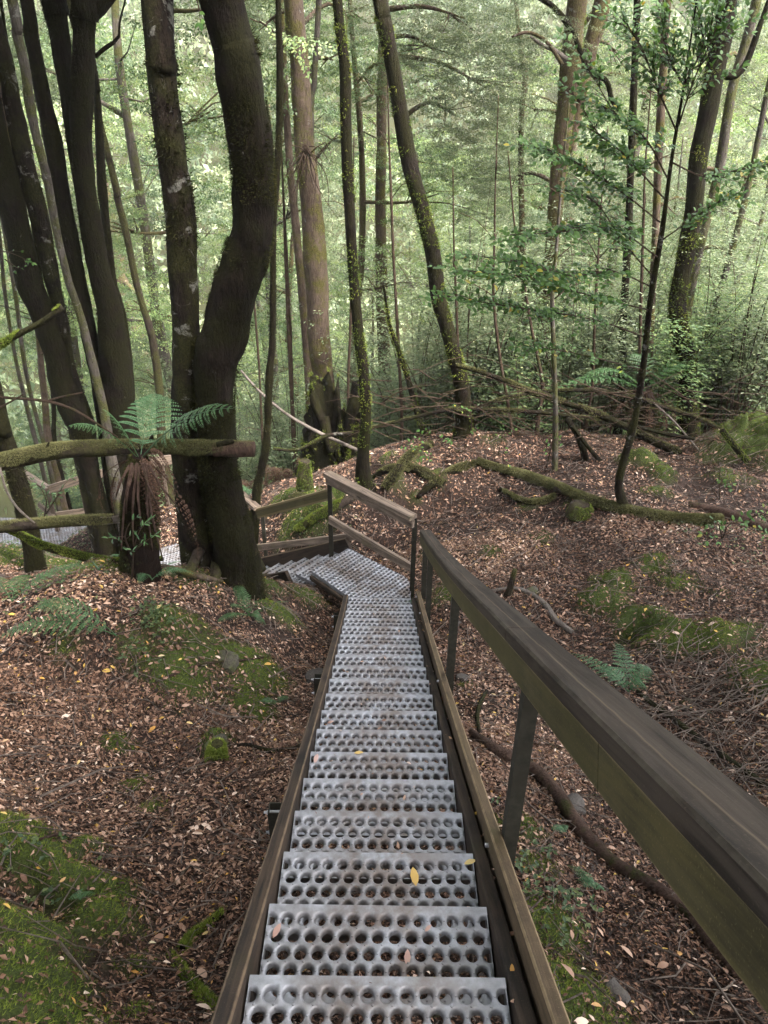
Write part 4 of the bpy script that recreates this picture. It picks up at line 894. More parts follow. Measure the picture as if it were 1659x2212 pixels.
# the landing ---------------------------------------------------------
zl = zs(6.736); S0 = np.array([-.808, 7.253]); S1 = np.array([-.391, 7.76]); nd = norm(S1-S0); dd = np.array([-nd[1], nd[0]])
def panel(name, poly, z, axis, parent, ph=0, seg=16):
    """perforated plate cut to a convex polygon (world xy, counter-clockwise); rows run along axis"""
    poly = np.array(poly, float); c = poly.mean(0); ax = norm(np.array(axis)); ay = np.array([-ax[1], ax[0]])
    L = np.stack([(poly-c) @ ax, (poly-c) @ ay], -1); hx = np.abs(L[:, 0]).max(); hy = np.abs(L[:, 1]).max()
    bm = perf_bm(int(hx*2/HP)+4, int(hy*2/HP)+3, ph, seg); bmesh.ops.translate(bm, verts=bm.verts[:], vec=(0, (int(hy*2/HP)+2)*HP/2, 0))
    n = len(L)
    for i in range(n):
        a, b = L[i], L[(i+1) % n]; e = norm(b-a); clip(bm, (a[0], a[1], 0), (e[1], -e[0], 0))
    for i in range(n):                                             # folded edge all round
        a, b = L[i], L[(i+1) % n]
        v = [bm.verts.new((*a, 0)), bm.verts.new((*b, 0)), bm.verts.new((*b, -.045)), bm.verts.new((*a, -.045))]; bm.faces.new(v)
    me = bpy.data.meshes.new(name); bm.to_mesh(me); bm.free(); me.materials.append(M['steel'])
    try: me.set_sharp_from_angle(angle=math.radians(35)); [setattr(p, 'use_smooth', True) for p in me.polygons]
    except Exception: pass
    o = link(name, me, parent, loc=Vector((c[0], c[1], z))-parent.location); o.rotation_euler = (0, 0, math.atan2(ax[1], ax[0])); return o
def clip_poly(poly, co, no):
    out = []; co = np.array(co); no = np.array(no); n = len(poly)
    for i in range(n):
        a, b = np.array(poly[i]), np.array(poly[(i+1) % n]); da, db = (a-co) @ no, (b-co) @ no
        if da <= 0: out.append(a)
        if da*db < 0: out.append(a+(b-a)*da/(da-db))
    return out
land = [(-.335, 6.742), (.36, 6.742), (.375, 7.0), (.32, 7.14), tuple(S1), tuple(S0)]
ld = thing('steel_landing', (0, 7.1, zl), 'perforated steel landing where the straight flight turns left', 'landing')
for k in range(4):
    w = .285; q = land
    q = clip_poly(q, S0-dd*(k*w+.003), dd)
    q = clip_poly(q, S0-dd*((k+1)*w-.003), -dd) if k < 3 else q
    if len(q) > 2: panel('deck_panel', q, zl, nd, ld, k % 2)
def edge_board(name, a, b, z, h, w, mat, parent, dz=0): return plank(name, [np.array([a[0], a[1], z]), np.array([b[0], b[1], z+dz])], w, h, mat, parent)
edge_board('edge_beam', S0+np.array([-.0, -.03]), (-.36, 6.74), zl-.075, .06, .04, M['stringer'], ld)
edge_board('edge_beam', (.40, 6.95), (-.36, 7.83), zl-.075, .06, .04, M['stringer'], ld)
for q in ((-.6, 7.2), (-.3, 6.85), (.33, 6.95), (-.33, 7.7)): box_tube('support_post', (q[0], q[1], float(gz(*q))-.15), (q[0], q[1], zl-.045), .05, M['post'], ld)

lr = thing('landing_handrail', (.0, 7.5, zl), 'short level timber handrail on the outer side of the landing', 'handrail')
a = PZ(893, 1118, zl+1.0); b = PZ(706, 1023, zl+1.0)
plank('cap_board', [a, b], .115, .05, M['rail_pale'], lr); plank('side_board', [a-np.array([0, 0, .078])+.0, b-np.array([0, 0, .078])], .043, .10, M['rail_pale'], lr)
a2 = PZ(888, 1226, zl+.28); b2 = PZ(712, 1122, zl+.42); plank('lower_rail', [a2, b2], .043, .11, M['rail_pale'], lr)
pL = PZ(719, 1196, zl-.02)
for q in ((b[0]+.03, b[1]-.0), (a[0]+.02, a[1]+.06)): box_tube('post', (q[0], q[1], float(gz(*q))-.15), (q[0], q[1], zl+.94), .052, M['post'], lr)

# second flight, heading left --------------------------------------------
f2 = thing('lower_staircase', (-1.5, 8.4, zl-.5), 'short flight of perforated steel steps going down left from the landing', 'staircase')
T2 = tread_mesh('tread', .66); R2, G2 = .160, .262
mid = (S0+S1)/2; ang2 = math.atan2(dd[1], dd[0])-math.pi/2
for k in range(1, 9):
    p = mid+dd*(G2*k); o = link('tread', T2, f2, loc=Vector((p[0], p[1], zl-R2*k))-f2.location); o.rotation_euler = (0, 0, ang2)
def f2line(off, dz, t0=0, t1=2.2): return [np.array([*(mid+nd*off+dd*t), zl-R2*t/G2+dz]) for t in np.linspace(t0, t1, 3)]
plank('stringer', f2line(.36, .02, -.0), .05, .22, M['stringer'], f2); plank('stringer', f2line(-.36, -.04, .35), .05, .2, M['stringer'], f2)
h2 = thing('lower_handrail', (-1.2, 8.8, zl), 'timber handrail along the outer side of the lower flight', 'handrail')
pa = np.array([b[0]-.02, b[1]+.05]); 
def at_line(px, py, off):          # pixel ray met with the vertical plane of the handrail
    n = np.array([nd[0], nd[1], 0]); p0 = np.array([*(mid+nd*off), 0]); d = ray(px, py); return CAM+d*(((p0-CAM) @ n)/(d @ n))
OF = .43
plank('side_board', [at_line(716, 1066, OF), at_line(556, 1109, OF)], .043, .14, M['side'], h2)
plank('lower_rail', [at_line(770, 1158, OF-.03), at_line(552, 1183, OF-.03)], .043, .09, M['rail_pale'], h2)
for (px, py) in ((567, 1110),):
    p = at_line(px, py, OF+.05); box_tube('post', (p[0], p[1], float(gz(p[0], p[1]))-.15), tuple(p), .05, M['post'], h2)
plank('cap_board', [at_line(556, 1098, OF), at_line(505, 1052, OF+.2)], .11, .05, M['rail_pale'], h2)

# third flight and the far walkway ----------------------------------------
e2 = mid+dd*(G2*9); z3 = zl-R2*9
w3 = thing('far_walkway', (-4, 10.5, z3), 'perforated steel walkway glimpsed behind the trunks at the left', 'walkway')
d3 = norm(np.array([-.56, .83])); n3 = np.array([d3[1], -d3[0]])
c0 = e2+np.array([-.1, .05])
for k in range(7):
    w = .34; a_, b_ = c0+d3*(k*w), c0+d3*((k+1)*w-.006); zz = z3-.07*k
    panel('deck_panel', [a_+n3*.42, b_+n3*.42, b_-n3*.42, a_-n3*.42], zz, n3, w3, k % 2, 8)
c1 = c0+d3*2.38; zz = z3-.5
for k in range(9):
    w = .5; a_ = c1+np.array([.35-k*w, .1]); b_ = a_-np.array([w-.006, 0])
    panel('deck_panel', [a_+np.array([0, .5]), b_+np.array([0, .5]), b_-np.array([0, .5]), a_-np.array([0, .5])], zz, (1, 0), w3, k % 2, 8)
plank('edge_beam', [np.array([c1[0]+.3, c1[1]-.43, zz-.1]), np.array([c1[0]-4.2, c1[1]-.43, zz-.1])], .05, .16, M['stringer'], w3)
plank('edge_beam', [np.array([*(c0-n3*.45), z3-.08]), np.array([*(c0-n3*.45+d3*2.2), z3-.52])], .05, .14, M['stringer'], w3)
for k in range(6):
    q = (c1[0]-.7*k, c1[1]); box_tube('support_post', (q[0], q[1], float(gz(*q))-.2), (q[0], q[1], zz-.05), .06, M['post'], w3)
for q in (c0+d3*.3, c0+d3*1.6): box_tube('support_post', (q[0], q[1], float(gz(*q))-.2), (q[0], q[1], z3-.4), .06, M['post'], w3)
fr = thing('far_handrail', (-6, 12.6, zz), 'pale timber handrail beside the far walkway at the left', 'handrail')
YH = c1[1]+.62
plank('cap_board', [PY(46, 1018, YH+.1), PY(106, 1056, YH-.5)], .12, .05, M['rail_pale'], fr)
plank('side_board', [PY(104, 1058, YH-.5), PY(182, 1033, YH+.1)], .043, .15, M['rail_pale'], fr); plank('side_board', [PY(182, 1033, YH+.1), PY(262, 1010, YH+.6)], .043, .15, M['rail_pale'], fr)
plank('side_board', [PY(322, 1000, YH+.9), PY(384, 990, YH+1.2)], .043, .19, M['rail_pale'], fr)
plank('lower_rail', [PY(112, 1113, YH-.4), PY(204, 1100, YH+.2)], .043, .1, M['rail_pale'], fr); plank('lower_rail', [PY(84, 1090, YH-.3), PY(118, 1118, YH-.5)], .043, .1, M['rail_pale'], fr)
for (px, py, dy) in ((104, 1060, -.45), (172, 1035, .05), (255, 1015, .55), (350, 1000, 1.05)):
    p = PY(px, py, YH+dy); box_tube('post', (p[0], p[1], float(gz(p[0], p[1]))-.2), tuple(p), .055, M['rail_pale'], fr)
# ------------------------------------------------------------------ logs and fallen branches
def log_thing(name, label, cat, pts, mat, seed=0, segs=14, fz=0, fmat='moss', up=.6, splinter=False, rough=.12, step=.06, thr=.1, h=.018, w=.0035, rscale=8, group=None):
    """pts: world points + radii"""
    Wp, Rr = pts; t = thing(name, Wp[len(Wp)//2], label, cat, group)
    m = MB(); m.tube(Wp, Rr, segs=segs, step=step, rough=rough, rscale=rscale, seed=seed)
    link('wood', m.mesh('wood', M[mat]), t)
    if fz: fuzz_on(Wp, Rr, fz, t, mat=fmat, h=h, w=w, thr=thr, up_bias=up, seed=seed, sc=2.5)
    if splinter:
        m = MB(); rr = random.Random(seed); e = Wp[-1]; d = norm(Wp[-1]-Wp[-2])
        for k in range(14):
            o = np.array([rr.uniform(-.2, .2), rr.uniform(-1, 1), rr.uniform(-1, 1)])*Rr[-1]*.8
            m.tube([e+o-d*.1, e+o*.9+d*rr.uniform(.04, .24)], [Rr[-1]*.28, Rr[-1]*.05], segs=4, step=1, cap=False)
        link('splintered_end', m.mesh('splintered_end', M['bark_pale'], False), t)
    return t
def on_ground(pts, lift=.4):
    Wp, Rr = [], []
    for (px, py, w) in pts:
        p = PG(px, py); r = w*depth(p)/FPX/2; Wp.append(p+np.array([0, 0, r*lift+.016])); Rr.append(r)
    return Wp, Rr
YT = YG-.24
tl = log_thing('fallen_log', 'horizontal fallen log with moss along its top, propped against the twin-stemmed tree', 'log', px_line([(-330,1120,44),(-160,1045,42),(-60,1012,40),(0,1000,38),(75,983,37),(150,972,35),(300,966,32),(380,967,31),(450,968,32),(505,970,33),(548,971,32)], YT), 'log_moss', 3, 22, 26000, 'moss_log', 1.1, rough=.1, step=.04, thr=.0)
m = MB(); Wp, Rr = px_line([(462,969,33),(505,970,34),(550,971,33)], YT-.004); Rr = [x*1.02 for x in Rr]; m.tube(Wp, Rr, segs=20, step=.03, rough=.12, rscale=16, seed=5); link('bare_end', m.mesh('bare_end', M['bark_red']), tl)
for kp, kd in (([(325,955,12),(328,945,8),(330,938,4)], 0), ([(470,962,16),(500,953,11),(506,955,5)], -.03), ([(98,975,9),(103,963,6),(106,955,3)], -.03)):
    m = MB(); Wp, Rr = px_line(kp, YT+kd); m.tube(Wp, Rr, segs=8, step=.025); link('knot', m.mesh('knot', M['bark_dark']), tl)
log_thing('broken_log', 'shorter mossy branch with a splintered pale end, below the propped log', 'log', px_line([(-120,1150,24),(0,1139,24),(60,1134,25),(130,1128,24),(200,1124,22),(245,1121,18)], YT-.2), 'log_moss', 5, 14, 6000, 'moss_log', .9, splinter=True)
log_thing('fallen_branch', 'thin mossy branch slanting down to the tree fern below the two propped logs', 'branch', px_line([(-60,1115,14),(30,1150,15),(90,1178,17),(150,1196,19),(215,1210,18),(290,1215,16),(352,1207,10)], YT-.1), 'bark_lichen', 6, 10, 5000, 'moss', .5)
log_thing('dead_branch', 'broken mossy branch stub pointing up to the right at the left edge', 'branch', px_line([(-90,795,14),(0,745,13),(50,717,13),(100,690,13),(134,664,12)], YT-.5), 'bark_lichen', 7, 10, 2500, 'moss', .6)
log_thing('dead_twig', 'bare curved twig above the propped log at the left edge', 'twig', px_line([(-60,850,6),(0,858,6),(70,863,6),(110,868,7),(160,885,6),(205,912,5),(255,945,3)], YT-.3), 'bark_twig', 8, 7)
log_thing('dead_twig', 'small forked twig tip crossing the curved twig at the left edge', 'twig', px_line([(-30,895,5),(10,875,5),(50,852,4)], YT-.35), 'bark_twig', 9, 6)
log_thing('dead_twig', 'thin bare twig arching down from the propped log to the broken log', 'twig', px_line([(0,1010,5),(10,1050,6),(25,1080,6),(45,1105,6),(75,1130,4)], YT-.3), 'bark_pale', 10, 6)
log_thing('dead_twig', 'thin twig in front of the leaning tree running up to the right', 'twig', px_line([(95,868,4),(130,858,4),(178,848,3)], YT-.3), 'bark_twig', 11, 6)
RY = 10.4
log_thing('windfall_log', 'long thin mossy fallen trunk slanting down right across the ridge', 'log', px_line([(985,790,7),(1035,803,9),(1080,818,11),(1150,848,12),(1260,883,14),(1355,923,16),(1430,963,18),(1530,1003,20),(1600,1035,22),(1720,1090,24)], RY), 'bark_dark', 12, 12, 5000, 'moss_log', .6, step=.08, h=.03, w=.006)
log_thing('windfall_log', 'thin fallen trunk lying nearly level across the ridge from the slim straight trunk', 'log', px_line([(800,925,6),(870,908,7),(930,893,8),(985,884,8),(1080,886,8),(1180,892,9),(1240,900,8),(1300,905,6)], RY+.35), 'bark_dark', 13, 10, 2000, 'moss_log', .5, step=.1, h=.025, w=.005)
log_thing('fallen_branch', 'mossy bent branch over the ridge, uppermost of the crossing deadwood', 'branch', px_line([(1030,880,5),(1090,860,7),(1180,846,8),(1260,843,9),(1330,850,10),(1380,862,10),(1430,878,10),(1510,905,9),(1580,940,7)], RY+.5), 'bark_dark', 14, 10, 2000, 'moss_log', .5, step=.1, h=.025, w=.005)
log_thing('fallen_branch', 'short pale stick leaning against the fallen trunk at the right', 'branch', px_line([(1412,870,4),(1460,915,5),(1520,985,4)], RY-.1), 'bark_pale', 15, 6)
log_thing('fallen_branch', 'dark straight branch behind the leafy sapling, under the long fallen trunk', 'branch', px_line([(1360,918,9),(1430,935,10),(1500,948,8)], RY-.2), 'bark_dark', 16, 8)
log_thing('leaning_pole', 'forked dark pole propped under the deadwood in the middle of the ridge', 'branch', px_line([(1225,905,13),(1245,935,14),(1258,965,15),(1266,1000,16)], 9.9), 'bark_dark', 17, 9)
log_thing('leaning_pole', 'slanting pole running right from the forked pole to the leaf litter', 'branch', px_line([(1235,920,8),(1270,965,9),(1300,1000,10),(1318,1020,10),(1350,1026,8)], 9.8), 'bark_dark', 18, 8)
log_thing('leaning_pole', 'dark broken pole leaning in from the right edge', 'branch', px_line([(1560,930,12),(1600,980,14),(1640,1030,14),(1690,1090,14)], 9.6), 'bark_dark', 19, 9, 1500, 'moss')
log_thing('mossy_ground_log', 'long mossy log lying on the litter with the leafy sapling rising from it', 'log', on_ground([(1030,1000,12),(1080,1018,16),(1130,1032,19),(1195,1056,21),(1255,1082,23),(1330,1106,24),(1430,1126,26),(1500,1132,26),(1556,1130,22)], .5), 'log_moss', 20, 18, 20000, 'moss_log', .7, step=.06, h=.025, w=.005, thr=-.1)
log_thing('dead_log', 'brown barkless log at the right edge beyond the mossy ground log', 'log', on_ground([(1485,1095,14),(1530,1105,18),(1580,1120,22),(1640,1145,24),(1720,1180,24)], .5), 'bark_red', 21, 12)
log_thing('fallen_branch', 'reddish brown fallen branch on the ground below the long handrail', 'branch', on_ground([(1018,1590,18),(1070,1628,24),(1140,1662,27),(1195,1716,30),(1240,1786,31),(1280,1834,32),(1330,1880,30),(1405,1922,30),(1480,1978,30),(1530,2040,30),(1590,2110,28)], .6), 'bark_red', 22, 14, step=.05, rough=.14)
log_thing('fallen_branch', 'mossy dark branch on the litter beside the lower left of the steps', 'branch', on_ground([(395,2055,14),(420,2030,20),(450,2010,20),(475,1985,16),(488,1970,8)], .5), 'bark_dark', 23, 10, 900, 'moss')
log_thing('fallen_branch', 'decaying mossy branch at the bottom left of the frame', 'branch', on_ground([(365,2065,14),(385,2090,18),(415,2130,18),(445,2165,20),(490,2210,22),(530,2270,20)], .4), 'bark_brown', 24, 10, 1500, 'moss')
log_thing('fallen_branch', 'short dark branch pointing at the left stringer halfway up the steps', 'branch', on_ground([(520,1693,5),(545,1684,10),(580,1676,13),(612,1668,12)], .5), 'bark_red', 25, 8)
log_thing('fallen_branch', 'brown branch lying on the mound below the tree fern', 'branch', on_ground([(352,1228,10),(385,1240,16),(430,1252,15),(480,1262,11)], .6), 'bark_brown', 26, 9)
log_thing('fallen_branch', 'mossy upright stub of branch in the gully right of the handrail', 'branch', px_line([(1092,1295,14),(1102,1270,14),(1112,1230,11)], float(PG(1092, 1290)[1])), 'log_moss', 27, 9, 700, 'moss')
log_thing('fallen_branch', 'forked pale stick lying in the gully right of the handrail', 'branch', on_ground([(1060,1280,6),(1110,1275,8),(1150,1290,10),(1180,1315,12),(1200,1345,14),(1235,1370,10)], .6), 'bark_pale', 28, 8)
log_thing('fallen_branch', 'long lichened stick in the brush pile at the right', 'branch', on_ground([(1375,1500,10),(1440,1550,14),(1490,1590,16),(1560,1640,16),(1620,1680,13),(1680,1720,10)], .6), 'bark_lichen', 29, 9)
log_thing('fallen_branch', 'curved bare stick standing beside the third handrail post', 'branch', on_ground([(1050,1500,8),(1035,1530,9),(1030,1560,9),(1036,1590,7)], 1.5), 'bark_lichen', 30, 8)
log_thing('fallen_branch', 'thin stick lying across the mossy rock group left of the steps', 'branch', on_ground([(320,1490,6),(380,1462,7),(440,1440,6),(520,1432,5),(570,1425,4)], 1.2), 'bark_twig', 31, 7)
log_thing('fallen_branch', 'lichened stick arching across bare litter left of the steps', 'branch', on_ground([(470,1625,6),(530,1615,8),(580,1628,9),(640,1622,8),(700,1605,7),(750,1582,6)][:4]+[(650,1615,7)], 1.2), 'bark_lichen', 32, 7)
log_thing('fallen_branch', 'pale reddish stick among the leaves at the left below the mossy bank', 'branch', on_ground([(90,1820,6),(150,1802,7),(220,1782,6),(262,1776,4)], 1.2), 'bark_red', 33, 7)
log_thing('fallen_branch', 'pale leaning dead pole running down from the curved trunk to the stump', 'branch', px_line([(520,800,5),(560,845,6),(620,895,7),(690,935,8),(745,960,8),(780,975,7)], 11.3), 'bark_pale', 34, 7)
log_thing('fallen_branch', 'grey fallen branch in front of the jagged stump', 'branch', px_line([(590,970,6),(640,972,7),(680,955,9),(710,940,9),(760,935,7)], 11.2), 'bark_lichen', 35, 7, 600, 'moss')

for i_, (ps, lb) in enumerate([([(805,1035,10),(840,1020,16),(880,1018,20),(920,1030,20),(960,1050,14)], 'dark mossy root crossing the bank just right of the slim straight trunk'), ([(830,1060,14),(850,1035,20),(885,990,18),(930,965,14)], 'mossy root climbing the bank behind the landing handrail'),
        ([(900,1080,10),(935,1050,16),(985,1020,18),(1040,1005,14)], 'dark root on the bank leading to the mossy ground log'), ([(640,1150,12),(680,1125,20),(720,1105,22),(760,1080,16)], 'yellow mossed root beyond the lower handrail'), ([(600,1105,10),(640,1080,16),(665,1085,14),(690,1100,10)], 'short mossy root between the handrail and the upright mossy stump'),
        ([(1080,1060,8),(1120,1085,12),(1160,1090,12),(1200,1075,9)], 'low dark root on the litter below the mossy ground log')]):
    log_thing('exposed_root', lb, 'root', on_ground(ps, .5), 'log_moss' if i_ in (3, 4) else 'bark_dark', 200+i_, 10, 2500, 'moss' if i_ == 3 else 'moss_log', .5, rough=.2, h=.03, w=.006)
def crest_tangle():
    r = random.Random(23); m = MB()
    for k in range(170):
        px = r.uniform(820, 1650); yy = r.uniform(9.6, 12.2); c = PY(px, r.uniform(820, 990), yy); g = float(gz(c[0], c[1])); c[2] = max(c[2], g+.03); l = r.uniform(.3, 1.5); a = r.uniform(-.6, .6)+(math.pi if r.random() < .5 else 0)
        e = c+np.array([math.cos(a)*l, math.sin(a)*l*.6, r.uniform(-.5, .5)*l]); e[2] = max(e[2], float(gz(e[0], e[1]))+.02); q = (c+e)/2+np.array([r.gauss(0, .06), r.gauss(0, .06), r.gauss(0, .08)]); w_ = r.uniform(.004, .013)
        m.tube([c, q, e], [w_, w_*.8, w_*.35], segs=4, step=.2, seed=k)
    link('crest_deadwood', m.mesh('crest_deadwood', M['bark_twig']), kind='stuff', label='tangle of thin dead branches along the crest of the right bank')
crest_tangle()

# stump ---------------------------------------------------------------
def stump():
    Yk = 11.9; b = PY(712, 1010, Yk); g = float(gz(b[0], b[1])); t = thing('jagged_stump', (b[0], b[1], g), 'dark jagged rotten stump with moss, left of the slim straight trunk', 'stump')
    seg = 34; hs = np.linspace(0, 1, 14); top = PY(712, 858, Yk)[2]-g+.1; V = []
    rg = np.random.default_rng(4); a = np.linspace(0, 6.283, seg, endpoint=False)
    topn = .45+.55*np.abs(vnoise(np.stack([np.cos(a)*2.2, np.sin(a)*2.2, a*0+3], -1), 2))*1.6+.34*rg.uniform(-1, 1, seg)
    topn[(a > 2.6) & (a < 3.7)] += .25; topn = np.clip(topn, .3, 1.15)
    for i, h in enumerate(hs):
        r = .44+.24*(1-h)**2+.12*np.sin(a*3+1)*(1-h*.3)+.05*rg.normal(size=seg)*(.4+h)
        V.append(np.stack([np.cos(a)*r+.12*h, np.sin(a)*r*.85, h*topn*top-.25*(1-h)], -1))
    for i, h in enumerate(hs[::-1]):
        r = (.36+.08*np.sin(a*3+1))*.72*(.6+.4*h); V.append(np.stack([np.cos(a)*r+.12*h, np.sin(a)*r*.85, np.maximum(h*topn*top*.97, .2)], -1))
    n = len(V); V = np.concatenate(V)+np.array([b[0], b[1], g]); i = np.arange(n-1)[:, None]*seg; j = np.arange(seg)[None]; k = (j+1) % seg
    link('wood', mk_mesh('wood', V, [np.stack([i+j, i+k, i+seg+k, i+seg+j], -1).reshape(-1, 4)], mats=[M['bark_dark']]), t)
    q = V[:seg*14]; idx = rng.integers(0, len(q), 5000); qq = q[idx]+rng.normal(0, .02, (5000, 3)); nn = norm(qq-np.array([b[0], b[1], g+.3]))
    ok = vnoise(qq*3, 5) > -.1; qq, nn = qq[ok], nn[ok]; Vt, Tt = tufts(qq, nn, np.full(len(qq), .05), np.full(len(qq), .008)); link('moss', mk_mesh('moss', Vt, [Tt], rnd=rng.uniform(.1, .9, len(Tt)), smooth=False, mats=[M['moss']]), t, kind='stuff')
stump()
def small_stump(px, py, wpx, hpx, label, seed):
    b = PG(px, py); w, r = px_line([(px+2, py-hpx, wpx*.7), (px, py-hpx*.5, wpx), (px, py, wpx*1.2)], float(b[1])); t = thing('mossy_stump', b, label, 'stump')
    m = MB(); m.tube(w, r, segs=14, step=.03, rough=.3, rscale=12, seed=seed); link('wood', m.mesh('wood', M['log_moss']), t); fuzz_on(w, r, 1500, t, mat='moss', h=.025, w=.005, thr=-.3, up_bias=.6, seed=seed)
small_stump(468, 1640, 34, 34, 'small mossy cut stump in the leaf litter left of the steps', 4)
small_stump(658, 1055, 30, 60, 'mossy upright stump beyond the lower handrail', 5)
small_stump(1255, 1110, 50, 22, 'low mossy rotten stump below the long mossy log', 6)

# rocks -----------------------------------------------------------------
def rock(px, py, wpx, label, mossy=False, seed=0, flat=.6):
    c = PG(px, py); r = wpx*depth(c)/FPX/2; bm = bmesh.new(); bmesh.ops.create_icosphere(bm, subdivisions=3, radius=1)
    for v in bm.verts:
        p = np.array(v.co); f = 1+.35*float(vnoise(p*1.1+seed*7.7, seed))+.12*float(vnoise(p*3+seed, seed+1)); q = p*f; q = np.clip(q, -.82, .82); v.co = Vector((q[0], q[1]*.8, q[2]*flat))
    me = bpy.data.meshes.new('stone'); bm.to_mesh(me); bm.free(); me.materials.append(M['rock_moss' if mossy else 'rock'])
    try: me.set_sharp_from_angle(angle=math.radians(28)); [setattr(p, 'use_smooth', True) for p in me.polygons]
    except Exception: pass
    o = link('stone', me, None, label=label, cat='stone'); o.location = c+np.array([0, 0, r*flat*.25]); o.scale = (r*1.15,)*3; o.rotation_euler = (random.uniform(-.3, .3), random.uniform(-.3, .3), seed*1.3)
for i, (px, py, w, lab, ms) in enumerate([(680,1470,58,'large grey stone tucked beside the left stringer',False),(490,1432,56,'flat topped mossy rock among the litter left of the steps',True),
        (470,1610,52,'yellow mossed stone below the rock group',True),
        (1298,1300,6,'',False),(1148,1285,34,'upright mossy stone in the gully right of the handrail',True),(1240,1745,60,'flat grey slab on the ground beside the fallen branch',False),
        (1000,1470,32,'grey stone beside the second handrail post',False),(985,1350,26,'brown stone between the handrail posts',False),(1330,2150,55,'weathered flat stone near the bottom edge right of the kick board',False)]):
    if lab: rock(px, py, w, lab, ms, i+1)

# ------------------------------------------------------------------ ferns
def frond_arrays(p0, p1, bow, width, npin, npul, sway=0.0, roll=0.0, start=.12, seed=0, curl=.25, bow_dir=(0, 0, 1)):
    r = np.random.default_rng(seed); p0 = np.asarray(p0, float); p1 = np.asarray(p1, float); L = np.linalg.norm(p1-p0); t = np.linspace(0, 1, npin)
    curve = lambda u: p0+(p1-p0)*u+np.array(bow_dir)*bow*4*u*(1-u)
    ts = start+(1-start)*(t**.92); P_ = np.array([curve(u) for u in ts]); T = norm(np.array([curve(min(u+.01, 1))-curve(u-.01) for u in ts]))
    S = norm(np.cross(T, (0, 0, 1.0))); U = np.cross(S, T); cr, sr = math.cos(roll), math.sin(roll); S, U = S*cr+U*sr, U*cr-S*sr
    C, D, NN, LL, WW = [], [], [], [], []; m = MB()
    rach = np.array([curve(u) for u in np.linspace(0, .98, 14)]); m.tube(list(rach), list(np.linspace(.0055, .0014, 14)*max(.6, min(1.6, L))), segs=5, step=1)
    for i in range(npin):
        u = (ts[i]-start)/(1-start); prof = min(1, .35+u*3.2)*(1-u**1.7)**.8; pl = width*max(prof, .03)*r.uniform(.92, 1.08)
        for sd in (1, -1):
            d = norm(S[i]*sd+T[i]*(.28+.45*u)); n_ = max(3, int(npul*(.35+.65*prof)))
            v = np.linspace(.05, 1, n_); q = P_[i]+d*v[:, None]*pl-U[i]*curl*pl*(v**2)[:, None]+U[i]*.05*pl*np.sin(v*3)[:, None]
            s2 = norm(np.cross(d, U[i])); ll = min(pl*.30, L*(1-start)/npin*.46)*(1-v**1.8)**.6+.003
            for e in (1, -1):
                C.append(q); D.append(s2*e+d*.5-U[i]*.25+.08*r.normal(size=(n_, 3))); NN.append(U[i]+.15*r.normal(size=(n_, 3))); LL.append(ll); WW.append(np.full(n_, pl/n_*1.25))
    C, D, NN, LL, WW = np.concatenate(C), np.concatenate(D), norm(np.concatenate(NN)), np.concatenate(LL), np.concatenate(WW)
    V, T2, k = leaf_arrays(C, D, NN, LL, WW, fold=.1)
    return m, V, T2, k
def frond(p0, p1, bow, width, parent, mat='fern', npin=22, npul=11, seed=0, stem='bark_twig', **kw):
    m, V, T, k = frond_arrays(p0, p1, bow, width, npin, npul, seed=seed, **kw); nb = sum(len(q) for q in m.Q)+sum(len(q) for q in m.T)
    po = []; vv = np.concatenate(m.V+[V]); off = m.n
    me = mk_mesh('frond', vv, [np.concatenate(m.Q), np.concatenate(m.T+[T+off])], rnd=np.concatenate([np.full(nb, .3), np.clip(np.random.default_rng(seed).normal(.5, .2, len(T)), 0, 1)]), smooth=False, mats=[M[mat]])
    return link('frond', me, parent)
# tree fern left
YF = float(PG(300, 1242)[1]); bF = PG(300, 1242)
tf = thing('tree_fern', bF, 'tree fern with shaggy dark trunk and dead brown skirt, left of the twin-stemmed tree', 'tree fern')
w, r = px_line([(300,985,30),(300,1010,48),(301,1050,66),(302,1110,76),(303,1170,74),(303,1230,82),(303,1255,90)], YF); m = MB(); m.tube(w, r, segs=22, step=.03, rough=.22, rscale=16, seed=8); link('trunk', m.mesh('trunk', M['fern_trunk']), tf)
fuzz_on(w, r, 7000, tf, mat='moss_dark', h=.03, w=.003, thr=-.6, name='fibre', seed=5)
cF = PY(302, 990, YF)
for i, (px, py, dy, bow, wd, rl) in enumerate([(508,882,-.5,.12,.17,-.6),(335,850,.5,.06,.34,0),(225,885,-.25,.08,.13,.5),(145,922,-.3,.12,.12,.1)]):
    frond(cF+np.array([0, 0, -.02]), PY(px, py, YF+dy), bow, wd, tf, 'fern_pale' if i % 3 else 'fern', 12, 18, seed=300+i, roll=rl, start=.2, curl=.4)
rr = random.Random(4)
for i in range(5):
    a = rr.uniform(0, 6.28); e = cF+np.array([math.cos(a)*rr.uniform(.25, .5), math.sin(a)*rr.uniform(.2, .45), -rr.uniform(.5, .95)])
    frond(cF+np.array([math.cos(a)*.06, math.sin(a)*.06, .0]), e, .18, rr.uniform(.05, .11), tf, 'fern_dead', 16, 5, seed=350+i, start=.35, curl=.9, bow_dir=(math.cos(a)*.8, math.sin(a)*.8, .5))
for i, (px, py, dy) in enumerate([(375,1150,-.2),(388,1060,-.1),(365,1200,-.2),(345,1130,-.4),(395,1110,0)]):
    frond(cF, PY(px, py, YF+dy), .2, .11, tf, 'fern_dead', 18, 6, seed=390+i, start=.3, curl=.9)
m = MB()
